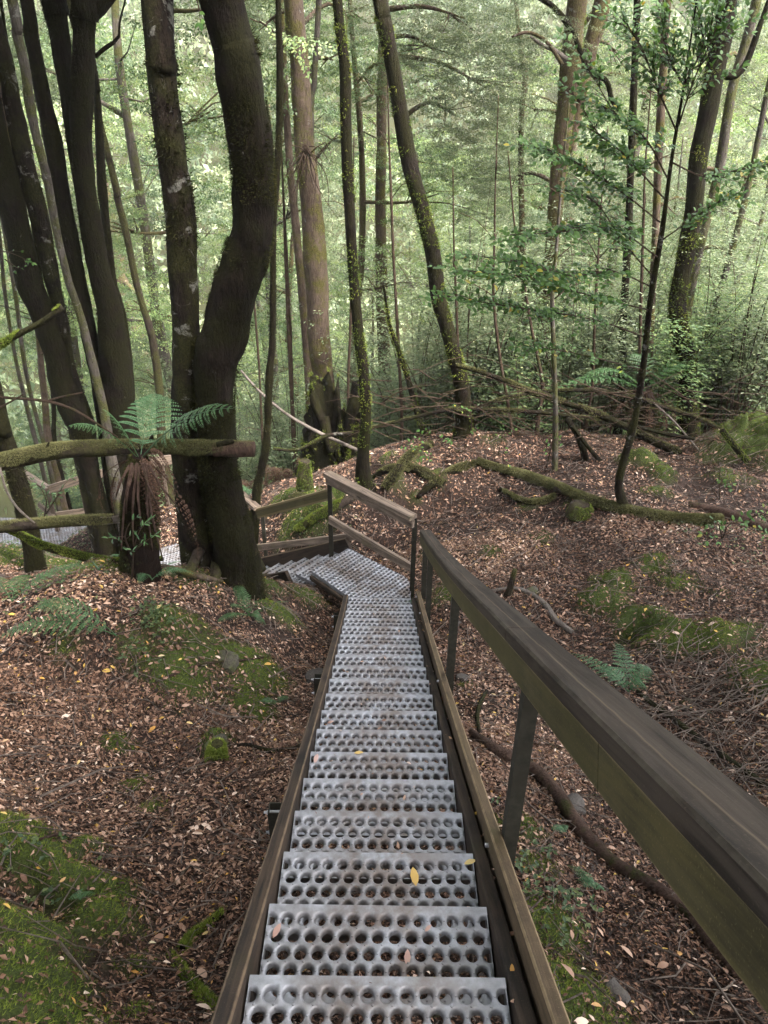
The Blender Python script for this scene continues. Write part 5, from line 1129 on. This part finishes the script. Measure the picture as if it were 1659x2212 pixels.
for i, (x0, y0, x1, y1) in enumerate([(285,1000,262,1190),(290,1005,272,1110),(300,1005,306,1140),(312,1003,352,1210),(308,1000,340,1090),(316,1000,330,1190),(280,1005,250,1075),(322,1005,380,1090),(296,1000,288,1180)]):
    p, q = PY(x0, y0, YF-.3), PY(x1, y1, YF-.42); m.tube([p, (p+q)/2+np.array([0, -.05, .02]), q], [.012, .010, .005], segs=5, step=.1, seed=i)
link('dead_stalk', m.mesh('dead_stalk', M['bark_red']), tf)
def ground_fern(label, cpx, tips, width, mat='fern', npin=22, npul=10, lift=.05, seed=0, bow=.1, cat='fern', group=None, roll=0):
    c = PG(*cpx); t = thing('ground_fern', c, label, cat, group)
    for i, (px, py, up) in enumerate(tips):
        e = PG(px, py); e = CAM+(e-CAM)*(1-.0)  # tip rests a little above the ground it is seen against
        d = ray(px, py); g = e-d*(up/max(.15, abs(d[2]))); frond(c+np.array([0, 0, lift]), g, bow, width, t, mat, npin, npul, seed=seed+i, roll=roll)
    return t
ground_fern('large drooping green fern frond low at the left edge of the frame', (255,1385), [(-15,1385,.12),(60,1318,.3)], .15, npin=17, npul=13, seed=400, bow=.16)
ground_fern('dark fern with long narrow fronds in front of the short stem at the left', (30,1310), [(215,1222,.2),(70,1250,.15),(-30,1260,.2)], .10, npin=18, npul=9, seed=410, bow=.12)
ground_fern('small green fern growing at the foot of the curved trunk', (540,1340), [(505,1255,.12),(470,1345,.12),(625,1300,.12),(575,1350,.05),(500,1310,.15),(560,1270,.1)], .085, npin=20, npul=8, seed=420, bow=.06)
ground_fern('pale green fern rising from the brush behind the long handrail', (1355,1505), [(1230,1410,.25),(1330,1385,.25),(1390,1480,.1),(1400,1440,.2),(1290,1440,.2)], .11, 'fern_pale', 13, 9, seed=430, bow=.08)
ground_fern('small bright fern below the fallen branch at the right', (1285,1935), [(1225,1868,.06),(1300,1920,.04),(1245,1900,.05)], .035, 'fern_pale', 16, 5, seed=440, bow=.03)
ground_fern('tiny fern sprig beside the first handrail post', (1220,1810), [(1190,1790,.05),(1210,1782,.06)], .03, 'fern_pale', 14, 5, seed=445, bow=.02)
ground_fern('tiny fern on the mossy ground right of the rock group', (605,1528), [(560,1518,.03),(620,1505,.05)], .05, 'fern', 16, 6, seed=450, bow=.03)
ground_fern('small fern on the bank beside the mossy bank at the bottom left', (178,1960), [(205,1930,.05),(160,1935,.05)], .03, 'fern', 14, 5, seed=455, bow=.03)
ground_fern('fern on the mound at the foot of the tree fern', (330,1262), [(395,1215,.12),(420,1240,.1),(300,1262,.05)], .07, 'fern_pale', 18, 7, seed=460, bow=.08)
ground_fern('low fern under the slanting mossy branch', (215,1240), [(265,1205,.2),(310,1215,.2),(170,1215,.2)], .10, 'fern_pale', 18, 7, seed=465, bow=.1)
ground_fern('tiny fern sprig at the landing corner beside the right stringer', (905,1312), [(872,1308,.12),(880,1300,.15)], .03, 'fern_pale', 12, 5, seed=468, bow=.03)
FLAB = 'pale green fern beyond the landing among brown bracken'
for i, (px, py, s) in enumerate([(560,960,.7),(600,930,.8),(640,960,.7),(530,1000,.7),(585,1000,.6),(460,900,.8),(420,990,.7),(350,1040,.8),(375,1060,.6),(300,930,.8)]):
    c = PY(px, py, 13.2+(i % 3)*.6); c[2] = gz(c[0], c[1]); t = thing('wild_fern', c, FLAB, 'fern', 'ferns growing beyond the landing')
    for k in range(7):
        a = k*.9+i; frond(c, c+np.array([math.cos(a)*s, math.sin(a)*s, .25+.1*(k % 3)]), .3, .14, t, 'fern_pale', 16, 6, seed=500+i*9+k)
for i, (px, py) in enumerate([(590,985),(620,1010),(555,1020),(645,990),(600,1045)]):
    c = PY(px, py, 12.7); c[2] = gz(c[0], c[1]); t = thing('dead_bracken', c, 'rusty brown dead bracken below the pale ferns beyond the landing', 'bracken', 'dead bracken beyond the landing')
    for k in range(9):
        a = k*.7+i; frond(c, c+np.array([math.cos(a)*.6, math.sin(a)*.5, .1+.12*(k % 4)]), .3, .10, t, 'fern_dead', 14, 5, seed=600+i*9+k)
# second tree fern on the ridge
bR = PY(1398, 960, 11.4); bR[2] = gz(bR[0], bR[1]); tr = thing('ridge_tree_fern', bR, 'shaggy dark tree fern on the ridge behind the leafy sapling', 'tree fern')
w, r = px_line([(1392,845,26),(1394,880,44),(1395,920,48),(1392,965,46),(1390,985,50)], 11.4); m = MB(); m.tube(w, r, segs=16, step=.06, rough=.25, rscale=9, seed=9); link('trunk', m.mesh('trunk', M['fern_trunk']), tr); fuzz_on(w, r, 3000, tr, mat='moss_dark', h=.05, w=.006, thr=-.5, name='fibre', seed=6)
cR = PY(1392, 845, 11.4)
for i, (px, py, dy) in enumerate([(1250,820,-.3),(1185,850,-.5),(1500,800,.2),(1370,770,.5)]): frond(cR, PY(px, py, 11.4+dy), .25, .26, tr, 'fern', 14, 9, seed=700+i)
for i in range(12):
    a = i*.52; frond(cR, cR+np.array([math.cos(a)*.55, math.sin(a)*.5, -.75]), .25, .1, tr, 'fern_dead', 14, 4, seed=720+i, start=.3, curl=.8, bow_dir=(math.cos(a), math.sin(a), .5))

# ------------------------------------------------------------------ leafy sapling on the right
bS = PG(1350, 1102); YS = float(bS[1]); sp = thing('leafy_sapling', bS, 'leafy sapling with glossy dark green leaves and a curved pale base, right of the handrail', 'sapling')
o, sw, sr_ = stem_part('stem', sp, [(1490,100,4,YS-.5),(1475,200,6,YS-.4),(1450,350,8,YS-.3),(1430,500,11,YS-.2),(1405,650,13,YS-.1),(1390,788,14,YS),(1370,913,15,YS),(1345,1003,17,YS),(1337,1053,19,YS),(1348,1098,24,YS)], YS, 'bark_lichen', segs=12, step=.05, rough=.08, rscale=10, seed=12, ext=1.0, taper=.4, flare=1.4)
LEAF1 = None
def sapling_foliage(parent, brs, seed, leafL=.062, nobj=300, twig_n=10, droop=.12, mats=('sapling', 'sapling_one'), step=.045, wr=.5, tl=(.2, .6)):
    r = random.Random(seed); C, D, NN = [], [], []
    for bi, (pts, dens) in enumerate(brs):
        Wp = [PY(q[0], q[1], q[2]) for q in pts]; m = MB(); Rr = list(np.linspace(.009, .003, len(Wp)))
        m.tube(Wp, Rr, segs=5, step=.08, rough=.1, seed=bi); bo = None
        c, _ = catmull(Wp, np.zeros(len(Wp)), .02); n = len(c)
        for k in range(int(twig_n*dens)):
            u = r.uniform(.22, 1) if k else 1; i = min(int(u*n), n-2); p = c[i]; d = norm(c[i+1]-c[i])
            sd = norm(np.cross(d, (0, 0, 1.0)))*(1 if k % 2 else -1); l = r.uniform(*tl)*(1.15-.45*u)
            td = norm(d*r.uniform(.4, 1)+sd*r.uniform(.2, 1.0)+np.array([0, 0, r.uniform(-.15, .2)])); e = p+td*l+np.array([0, 0, -droop*l])
            md = (p+e)/2+np.array([0, 0, .05*l]); m.tube([p, md, e], [.0035, .0025, .0012], segs=4, step=.1, seed=k)
            tc, _ = catmull([p, md, e], [0, 0, 0], step); tt = norm(e-p); up = norm(np.array([r.uniform(-.5, .5), r.uniform(-1.5, -.1), 1])); ss = norm(np.cross(tt, up))
            for q, x in enumerate(tc[1:]):
                C.append(x); D.append(norm(ss*(1 if q % 2 else -1)+tt*.55+np.array([r.uniform(-.2, .2), r.uniform(-.2, .2), r.uniform(-.35, .1)]))); NN.append(norm(up+np.array([r.uniform(-.5, .5), r.uniform(-.6, .3), 0])))
            C.append(tc[-1]); D.append(tt); NN.append(up)
        link('branch', m.mesh('branch', M['bark_twig']), parent)
    C, D, NN = np.array(C), np.array(D), np.array(NN); n = len(C); lr_ = np.random.default_rng(seed)
    L = leafL*lr_.uniform(.6, 1.25, n); order = np.argsort(-(L/((C-CAM) @ AF))*proj_ok(C[:, 0], C[:, 1], C[:, 2], -.01, -.01))
    one = order[:nobj]; rest = order[nobj:]
    if nobj:
        V, T, k = leaf_arrays(np.zeros((1, 3)), np.array([[0, 1.0, 0]]), np.array([[0, 0, 1.0]]), np.array([1.0]), np.array([.5]), hi=True, curl=.03)
        lm = mk_mesh('leaf', V, [T], smooth=True, mats=[M[mats[1]]])
        for i in one:
            y = norm(D[i]); x = norm(np.cross(y, NN[i])); z = np.cross(x, y); o = bpy.data.objects.new('leaf', lm); COL.objects.link(o); o.parent = parent
            mt = Matrix(((x[0], y[0], z[0], 0), (x[1], y[1], z[1], 0), (x[2], y[2], z[2], 0), (0, 0, 0, 1))) @ Matrix.Scale(float(L[i]), 4); mt.translation = Vector(C[i])-parent.location; o.matrix_local = mt
    V, T, k = leaf_arrays(C[rest], D[rest], NN[rest], L[rest], L[rest]*wr, hi=True, curl=.03)
    link('foliage', mk_mesh('foliage', V, [T], rnd=np.repeat(lr_.uniform(0, 1, len(rest)), k), smooth=True, mats=[M[mats[0]]]), parent, kind='stuff'); return n
Y = YS
nl = sapling_foliage(sp, [([(1442,385,Y-.3),(1395,300,Y-.5),(1330,245,Y-.7),(1270,145,Y-.8)], 1.2), ([(1426,480,Y-.2),(1330,405,Y-.5),(1235,345,Y-.7),(1165,318,Y-.8)], 1.3), ([(1420,555,Y-.2),(1330,495,Y-.5),(1230,500,Y-.8),(1130,508,Y-.9)], 1.3),
    ([(1408,620,Y-.1),(1330,588,Y-.4),(1230,595,Y-.7),(1130,568,Y-.9),(1030,552,Y-1)], 1.5), ([(1402,670,Y-.1),(1280,640,Y-.5),(1150,603,Y-.9),(1010,585,Y-1.1)], 1.5), ([(1462,285,Y-.35),(1420,190,Y-.5),(1385,100,Y-.6),(1345,40,Y-.7)], 1.2),
    ([(1466,270,Y-.35),(1500,170,Y-.5),(1540,80,Y-.6),(1560,20,Y-.6)], 1.1), ([(1450,350,Y-.3),(1520,380,Y-.4),(1600,365,Y-.5),(1680,352,Y-.5)], .8), ([(1436,430,Y-.3),(1350,335,Y-.6),(1290,285,Y-.7),(1250,215,Y-.8)], 1.2),
    ([(1398,730,Y),(1280,690,Y-.4),(1100,662,Y-.8),(965,640,Y-1)], 1.3), ([(1392,800,Y),(1250,765,Y-.4),(1130,745,Y-.6)], .5), ([(1478,190,Y-.4),(1440,110,Y-.5),(1430,40,Y-.5)], 1.0), ([(1480,180,Y-.4),(1520,90,Y-.5),(1505,10,Y-.5)], 1.0),
    ([(1428,520,Y-.2),(1500,470,Y-.3),(1560,430,Y-.4)], .5), ([(1412,600,Y-.1),(1345,520,Y-.3),(1290,440,Y-.5),(1240,420,Y-.6)], 1.2)], 31, twig_n=42)
b0 = PG(1010, 985); s2 = thing('low_sapling', b0, 'low spray of small glossy blue green leaves on the bank behind the landing rail', 'sapling')
sapling_foliage(s2, [([(1000,975,b0[1]),(960,950,b0[1]-.3),(930,985,b0[1]-.5)], 1), ([(1000,975,b0[1]),(940,930,b0[1]-.2),(895,960,b0[1]-.4)], 1), ([(1005,970,b0[1]),(1020,900,b0[1]),(980,870,b0[1]-.2)], .8)], 32, .05, 0, 7, tl=(.12, .3))
b0 = PG(1040, 1000); s3 = thing('low_sapling', b0, 'small sprig of drooping leaves in front of the mossy ground log', 'sapling')
sapling_foliage(s3, [([(1075,985,b0[1]),(1090,930,b0[1]-.1),(1085,990,b0[1]-.3)], 1), ([(1180,1010,9.4),(1200,930,9.2),(1200,950,9.0)], .7)], 33, .05, 0, 6, tl=(.1, .25))
b0 = PG(1560, 1165); s4 = thing('low_sapling', b0, 'blue green narrow-leaved seedling at the end of the mossy ground log', 'sapling')
sapling_foliage(s4, [([(1560,1165,b0[1]),(1580,1130,b0[1]-.1),(1640,1150,b0[1]-.2)], 1), ([(1560,1165,b0[1]),(1550,1130,b0[1]-.1),(1530,1150,b0[1]-.2)], 1), ([(1600,1140,b0[1]),(1640,1110,b0[1]-.1),(1680,1130,b0[1]-.2)], 1)], 34, .06, 0, 7, tl=(.1, .28))
b0 = PG(1545, 1080); s5 = thing('low_sapling', b0, 'blue green seedling with one tall bare shoot at the right', 'sapling')
sapling_foliage(s5, [([(1550,1075,b0[1]),(1535,1045,b0[1]-.1),(1570,1050,b0[1]-.2)], 1), ([(1555,1080,b0[1]),(1554,1040,b0[1]),(1554,1013,b0[1])], .3)], 35, .05, 0, 5, tl=(.1, .22))
b0 = PG(300, 1250); s6 = thing('narrow_leaved_sprig', b0, 'sprig of narrow grey green leaves in front of the tree fern trunk', 'sapling')
sapling_foliage(s6, [([(285,1250,YF-.5),(290,1180,YF-.6),(305,1140,YF-.65)], 1), ([(285,1200,YF-.55),(270,1160,YF-.65),(280,1130,YF-.7)], .8), ([(290,1190,YF-.6),(320,1165,YF-.7)], .8)], 36, .055, 0, 6, mats=('fern', 'fern'), step=.03, wr=.24, tl=(.07, .17))
b0 = PG(60, 1180); s7 = thing('narrow_leaved_sprig', b0, 'grey green leafy sprig left of the broken log near the far walkway', 'sapling')
sapling_foliage(s7, [([(95,1120,7.0),(100,1080,6.9),(85,1050,6.85)], 1), ([(100,1110,7.0),(125,1070,6.9),(140,1045,6.85)], 1)], 37, .055, 0, 6, mats=('fern', 'fern'), step=.03, wr=.24, tl=(.07, .17))
b0 = PY(650, 100, 12.5); s8 = thing('overhanging_sprig', b0, 'bright green leafy sprig in front of the large brown trunk near the top', 'twig')
sapling_foliage(s8, [([(540,40,12.5),(580,60,12.5),(625,110,12.4)], 1), ([(560,45,12.5),(610,75,12.5),(690,95,12.4)], 1.4), ([(580,60,12.5),(630,90,12.4),(650,130,12.4)], 1.2)], 38, .06, 0, 9, mats=('crown_pale', 'crown_pale'))
b0 = PY(430, 20, YG-.6); s9 = thing('overhanging_sprig', b0, 'small green sprig hanging at the top edge beside the curved trunk', 'twig')
sapling_foliage(s9, [([(400,-80,YG-.6),(420,-20,YG-.6),(432,25,YG-.6)], .7)], 39, .05, 0, 4, tl=(.06, .15))
b0 = PY(30, 540, YL-.5); s10 = thing('overhanging_sprig', b0, 'small leafy sprig growing from the leaning tree at the far left', 'twig')
sapling_foliage(s10, [([(-20,540,YL-.6),(20,545,YL-.6),(55,560,YL-.6)], .8), ([(10,560,YL-.6),(40,580,YL-.6)], .5)], 40, .05, 0, 5, tl=(.08, .2))
# ------------------------------------------------------------------ leaf litter, twigs, moss on the ground
def under_stairs(x, y): return (np.abs(x-SX) < .42) & (y < 6.8)
def samp(n, x0, x1, y0, y1, pw=1.0):
    u = rng.uniform(0, 1, n); y = y0+(y1-y0)*u**pw; x = rng.uniform(x0, x1, n); z = gz(x, y)
    ok = proj_ok(x, y, z, .16, .16) | (proj_ok(x, y, z, .95, .4) & (rng.uniform(0, 1, n) < .42)); return x[ok], y[ok], z[ok]
def litter():
    xs, ys, zz, LL = [], [], [], []
    for (n, b, pw, l) in [(330000, (-3.6, 3.9, .45, 4.0), 1.0, .020), (250000, (-5.6, 6.0, 3.4, 8.0), 1.0, .026), (120000, (-8, 8.5, 7.5, 13.5), 1.0, .037)]:
        x, y, z = samp(n, *b, pw); m = gmoss(x, y); ok = rng.uniform(0, 1, len(x)) > .86*m
        dens = .5+.6*n2(x, y, 1.1, 3, 31); ok &= rng.uniform(0, 1, len(x)) < np.clip(dens*2.2+.12+.8*n2(x, y, 4.5, 2, 37), .06, 1)
        x, y, z = x[ok], y[ok], z[ok]; xs.append(x); ys.append(y); zz.append(z); LL.append(l*np.exp(rng.normal(0, .55, len(x))))
    x, y, z, L = map(np.concatenate, (xs, ys, zz, LL)); L = np.minimum(L, .026+.0045*y); n = len(x); nn = norm(gnormal(x, y)+.62*unit_rand(n)); d = unit_rand(n); d = norm(d-nn*(d*nn).sum(-1, keepdims=True))
    c = np.stack([x, y, z+rng.uniform(.002, .022, n)], -1)
    rv = np.clip(rng.beta(1.5, 1.9, n)*1.0+.30*n2(x, y, .8, 3, 33)+.16*n2(x, y, 3.5, 2, 35), 0, .948); sp_ = rng.uniform(0, 1, n) < .008; rv[sp_] = rng.uniform(.95, 1, sp_.sum())
    big = (y < 2.2); 
    V1, T1, k1 = leaf_arrays(c[big], d[big], nn[big], L[big], L[big]*rng.uniform(.3, .5, big.sum()), fold=.22, curl=.05)
    V2, T2, k2 = leaf_arrays(c[~big], d[~big], nn[~big], L[~big], L[~big]*rng.uniform(.35, .55, (~big).sum()), fold=.2)
    link('leaf_litter', mk_mesh('leaf_litter', np.concatenate([V1, V2]), [np.concatenate([T1, T2+len(V1)])], rnd=np.concatenate([np.repeat(rv[big], k1), np.repeat(rv[~big], k2)]), smooth=False, mats=[M['litter']]), kind='stuff', label='brown and pinkish fallen leaves carpeting the forest floor')
    # larger leaves lying on top
    x, y, z = samp(3200, -3, 3.5, .6, 6.5); n = len(x); nn = norm(gnormal(x, y)+.3*unit_rand(n)); d = unit_rand(n); d = norm(d-nn*(d*nn).sum(-1, keepdims=True))
    L = .040*np.exp(rng.normal(0, .3, n)); V, T, k = leaf_arrays(np.stack([x, y, z+.02], -1), d, nn, L, L*.42, hi=True, fold=.15, curl=.05)
    rv = np.where(rng.uniform(0, 1, n) < .12, rng.uniform(.95, 1, n), rng.uniform(.3, .945, n))
    link('large_litter', mk_mesh('large_litter', V, [T], rnd=np.repeat(rv, k), smooth=True, mats=[M['litter']]), kind='stuff', label='larger pale and yellow dead leaves lying on top of the litter')
litter()
def twig_litter():
    m = MB(); x, y, z = samp(9000, -5, 7, .8, 12.5)
    xr = np.concatenate([x, np.array([PG(rng.uniform(1380, 1660), rng.uniform(1480, 1800))[0] for _ in range(0)])]); VV, TT, off = [], [], 0
    for i in range(len(x)):
        brush = math.exp(-((x[i]-2.4)**2+(y[i]-4.2)**2)/1.6); l = rng.uniform(.06, .3)*(1+1.0*brush)*(2.4 if i % 40 == 0 else 1); a = rng.uniform(0, 6.283); e = np.array([x[i]+math.cos(a)*l, y[i]+math.sin(a)*l, 0]); e[2] = gz(e[0], e[1])+rng.uniform(.012, .06)
        p = np.array([x[i], y[i], z[i]+rng.uniform(.015, .045)]); q = (p+e)/2+np.array([rng.normal(0, .15*l), rng.normal(0, .15*l), rng.uniform(0, .02)]); r = rng.uniform(.0018, .0055)*(1.6 if i % 40 == 0 else 1)
        V, Q, T = tube_arrays(np.array([p, q, e]), [r, r*.85, r*.5], segs=3, step=9, cap=False); m.raw(V, Q)
    link('twig_litter', m.mesh('twig_litter', M['bark_stick']), kind='stuff', label='fine dead twigs scattered over the leaf litter')
    m = MB(); rr = np.random.default_rng(6)
    for i in range(190):
        c = PG(rr.uniform(1330, 1660), rr.uniform(1440, 1800)); l = rr.uniform(.2, .7); a = rr.uniform(-1.2, 3.6); e = c+np.array([math.cos(a)*l, math.sin(a)*l, 0]); e[2] = gz(e[0], e[1])+rr.uniform(.01, .12); c = c+np.array([0, 0, rr.uniform(.01, .1)]); r = rr.uniform(.0025, .0075)
        m.tube([c, (c+e)/2+np.array([rr.normal(0, .05), rr.normal(0, .05), rr.uniform(0, .05)]), e], [r, r*.8, r*.4], segs=3, step=9, cap=False)
    link('brush_pile', m.mesh('brush_pile', M['bark_stick']), kind='stuff', label='tangle of thin dead twigs on the slope right of the long handrail')
twig_litter()
def moss():
    for (nm, n, box, h, w) in [('moss', 330000, (-3.2, 3.2, .6, 5.4), .020, .0028), ('moss_bank', 420000, (-6, 7, 5.2, 13), .02, .0055)]:
        x, y, z = samp(n, *box); m = gmoss(x, y); ok = (rng.uniform(0, 1, len(x)) < m*1.1) & (m > .12); x, y, z = x[ok], y[ok], z[ok]
        if nm == 'moss' and len(x) > 90000: x, y, z = x[:90000], y[:90000], z[:90000]
        if nm != 'moss' and len(x) > 90000: x, y, z = x[:90000], y[:90000], z[:90000]
        p = np.stack([x, y, z-.002], -1); V, T = tufts(p, gnormal(x, y), np.full(len(x), h), np.full(len(x), w), blades=2, spread=.8)
        rv = np.tile(np.clip(.5+.4*n2(x, y, 2.2, 3, 44)+.3*n2(x, y, 14, 2, 45)+rng.normal(0, .12, len(x)), 0, 1), 2)
        link(nm, mk_mesh(nm, V, [T], rnd=rv, smooth=False, mats=[M['moss']]), kind='stuff', label='green moss cushions on the near ground' if nm == 'moss' else 'yellowish green moss on the banks and mound further off')
moss()
def herbs():
    C, D, NN, L = [], [], [], []; r = np.random.default_rng(9)
    spots = [(330,1340,.12,60),(345,1345,.1,40),(300,1420,.15,25),(80,1880,.15,20),(640,1240,.12,30),(1180,2010,.25,18),(1150,1890,.2,12),(1130,1800,.2,12),(60,1190,.5,160),(150,1180,.5,160),(230,1190,.4,100),(1500,1150,.3,40),(1620,1180,.4,60),(680,1110,.4,90),(90,1275,.4,90),(1210,1950,.15,30)]
    for (px, py, rad, n) in spots:
        c = PG(px, py)
        for k in range(n):
            x, y = c[0]+r.normal(0, rad*.6), c[1]+r.normal(0, rad*.6); z = float(gz(x, y)); h = r.uniform(.02, .10)
            for q in range(4):
                a = r.uniform(0, 6.28); C.append((x, y, z+h)); D.append((math.cos(a), math.sin(a), r.uniform(-.2, .4))); NN.append((r.normal(0, .3), r.normal(0, .3), 1)); L.append(r.uniform(.015, .035))
    n = len(C); L = np.array(L); V, T, k = leaf_arrays(np.array(C), np.array(D), norm(np.array(NN)), L, L*.6)
    link('seedling_carpet', mk_mesh('seedling_carpet', V, [T], rnd=np.repeat(r.uniform(0, 1, n), k), smooth=False, mats=[M['crown']]), kind='stuff', label='low green seedlings among the moss and litter')
herbs()
# leaves lying on the steps
def leaf_obj(px, py, L, label, mat, rot, Z):
    p = PZ(px, py, Z+.003); V, T, k = leaf_arrays(np.array([[-.5, 0, 0]])*np.array([[1, 1, 1]]), np.array([[1.0, 0, 0]]), np.array([[0, 0, 1.0]]), np.array([1.0]), np.array([.4]), hi=True, fold=.1, curl=.03)
    o = link('fallen_leaf', mk_mesh('fallen_leaf', V, [T], smooth=True, mats=[M[mat]]), None, label=label, cat='leaf'); o.location = p; o.scale = (L,)*3; o.rotation_euler = (.05, -.05, rot)
def step_z(k): return zs(1.12+.312*k)
leaf_obj(895, 1893, .075, 'pale yellow leaf lying on the third step from the bottom of the frame', 'yellow_leaf', 1.7, step_z(2))
leaf_obj(1016, 1862, .05, 'small yellow leaf at the right end of the third step', 'yellow_leaf', .3, step_z(2))
leaf_obj(598, 2010, .05, 'pinkish leaf at the left end of the second step', 'pink_leaf', 1.2, step_z(1))
leaf_obj(880, 2068, .05, 'reddish leaf lodged in the middle of the second step', 'pink_leaf', 1.5, step_z(1)-.004)
leaf_obj(683, 1638, .06, 'pinkish leaf at the left end of a middle step', 'pink_leaf', 1.4, step_z(5))
leaf_obj(775, 1626, .05, 'yellow leaf on a middle step left of centre', 'yellow_leaf', .1, step_z(5))
leaf_obj(925, 2005, .03, 'small brown leaf right of centre on the second step', 'pink_leaf', .8, step_z(1))
leaf_obj(714, 1560, .045, 'pale leaf on the left of an upper step', 'pink_leaf', .4, step_z(7))
def stringer_litter():
    r = np.random.default_rng(12); n = 60; y = r.uniform(.7, 6, n); x = SX+r.uniform(.36, .425, n); z = np.array([zs(v) for v in y])-.004; D = unit_rand(n)*np.array([1, 1, .2]); L = r.uniform(.012, .03, n)
    V, T, k = leaf_arrays(np.stack([x, y, z], -1), D, np.tile([0, -.4, 1.0], (n, 1)), L, L*.45, hi=True)
    link('leaf_scatter', mk_mesh('leaf_scatter', V, [T], rnd=np.repeat(r.uniform(.5, 1, n), k), smooth=True, mats=[M['litter']]), kind='stuff', label='small dead leaves caught between the right stringer and kick board')
stringer_litter()
def step_debris():
    r = np.random.default_rng(14); C, D, L = [], [], []
    for k in range(-1, 19):
        y0 = 1.12+.312*k
        for q in range(int(r.integers(4, 12))):
            C.append((SX+r.uniform(-.33, .33), y0-r.uniform(.0, .26), zs(y0)+.003)); D.append((r.normal(), r.normal(), .05)); L.append(r.uniform(.006, .02) if r.uniform() < .85 else r.uniform(.025, .04))
    C, D, L = np.array(C), np.array(D), np.array(L); V, T, k = leaf_arrays(C, D, np.tile([.1, 0, 1.0], (len(C), 1)), L, L*r.uniform(.15, .5, len(L)), hi=True, fold=.2)
    link('step_debris', mk_mesh('step_debris', V, [T], rnd=np.repeat(r.uniform(.2, .99, len(C)), k), smooth=True, mats=[M['litter']]), kind='stuff', label='crumbs of dead leaf lying on the steel steps')
step_debris()
# trees added uphill and beside the steps, mostly out of view, for overhead shade
for i, (x, y, s) in enumerate([(-3.6, 1.2, 1.0), (3.9, 1.8, 1.0), (-3.4, -3.0, 1.0), (2.6, -3.2, 1.0), (-6.5, 3.5, 1.0), (6.8, 2.5, 1), (-6.2, -1, 1), (6.0, -2, 1), (-7.8, 7.5, 1), (-4.8, 2.2, 1), (8.8, 5.5, 1), (-5, -6, 1), (5, -7, 1), (9, -.5, 1), (-9.5, 2, 1)]):
    z = float(gz(x, y)); t = thing('shade_tree', (x, y, z), 'tall tree added mostly out of view to shade the steps', 'tree', 'trees added to shade the steps')
    h = 7.5+(i*1.7) % 2.5; m = MB(); m.tube([np.array([x, y, z-.3]), np.array([x+.1, y-.1, z+h*.5]), np.array([x-.1, y+.2, z+h])], [.2, .16, .09], segs=12, step=.2, rough=.12, seed=i+500); link('trunk', m.mesh('trunk', M['bark_lichen']), t)
    add_crown(t, (x, y, z+h), 2, 2.0, 1.05, seed=i+500)

# every repeated tree and shrub of the wood gets its own wording from the gap it is seen in
def name_by_gap():
    marks = [(-60, 'left frame edge'), (125, 'dark leaning tree'), (248, 'forked dark tree'), (400, 'straight mossy stem'), (485, 'curved trunk'), (585, 'thin mossy stem'), (690, 'large brown trunk'), (772, 'slim straight trunk'), (955, 'leaning ridge tree'), (1185, 'red forked tree'), (1400, 'leafy sapling stem'), (1480, 'large dark trunk'), (1720, 'right frame edge')]
    kinds = {'grey trunked': 'grey slender tree', 'brown trunked': 'brown taller tree', 'slim grey': 'slim grey tree', 'orange mossed slender': 'orange mossed tree', 'thin pole-like': 'thin pole-like tree', 'grey green fine': 'grey green shrub', 'mid green small': 'mid green bush', 'tall airy': 'tall airy shrub', 'pale green low': 'pale low bush', 'bushy fine': 'bushy young tree'}
    words = ['nearest', 'second nearest', 'third nearest', 'fourth nearest', 'fifth nearest', 'sixth nearest', 'seventh nearest', 'eighth nearest', 'ninth nearest']
    cell = {}
    for o in COL.objects:
        if o.parent is None and o.get('group') in ('trees of the wood beyond the ridge', 'shrubs of the thicket beyond the ridge', 'young trees of the thicket behind the ridge'):
            k = next((v for q, v in kinds.items() if o['label'].startswith(q)), None)
            v = np.array(o.location)+np.array([0, 0, 3.0 if o['category'] == 'tree' else 1.0])-CAM; F = v @ AF; px = 829.5+FPX*(v @ AR)/F
            for (a, na), (b, nb) in zip(marks, marks[1:]):
                if a <= px < b and k: cell.setdefault((k, na, nb), []).append((F, o))
    for (k, na, nb), l in cell.items():
        l.sort(key=lambda q: q[0])
        for i, (F, o) in enumerate(l): o['label'] = (f'{k}, {words[min(i, 8)]} between {na} and {nb}' if len(l) > 1 else f'{k} seen in the gap between {na} and {nb}')
name_by_gap()

def name_in_row(group, text):
    l = sorted([o for o in COL.objects if o.parent is None and o.get('group') == group], key=lambda o: ((np.array(o.location)-CAM) @ AR)/((np.array(o.location)-CAM) @ AF))
    w = ['leftmost', 'second from left', 'third from left', 'fourth from left', 'fifth from left', 'sixth from left', 'seventh from left', 'eighth from left', 'ninth from left', 'tenth from left']
    for i, o in enumerate(l): o['label'] = f'{text}, {w[i]}' if i < len(l)-1 else f'{text}, rightmost'
name_in_row('ferns growing beyond the landing', 'pale green fern growing beyond the landing')
name_in_row('dead bracken beyond the landing', 'rusty brown dead bracken beyond the landing')
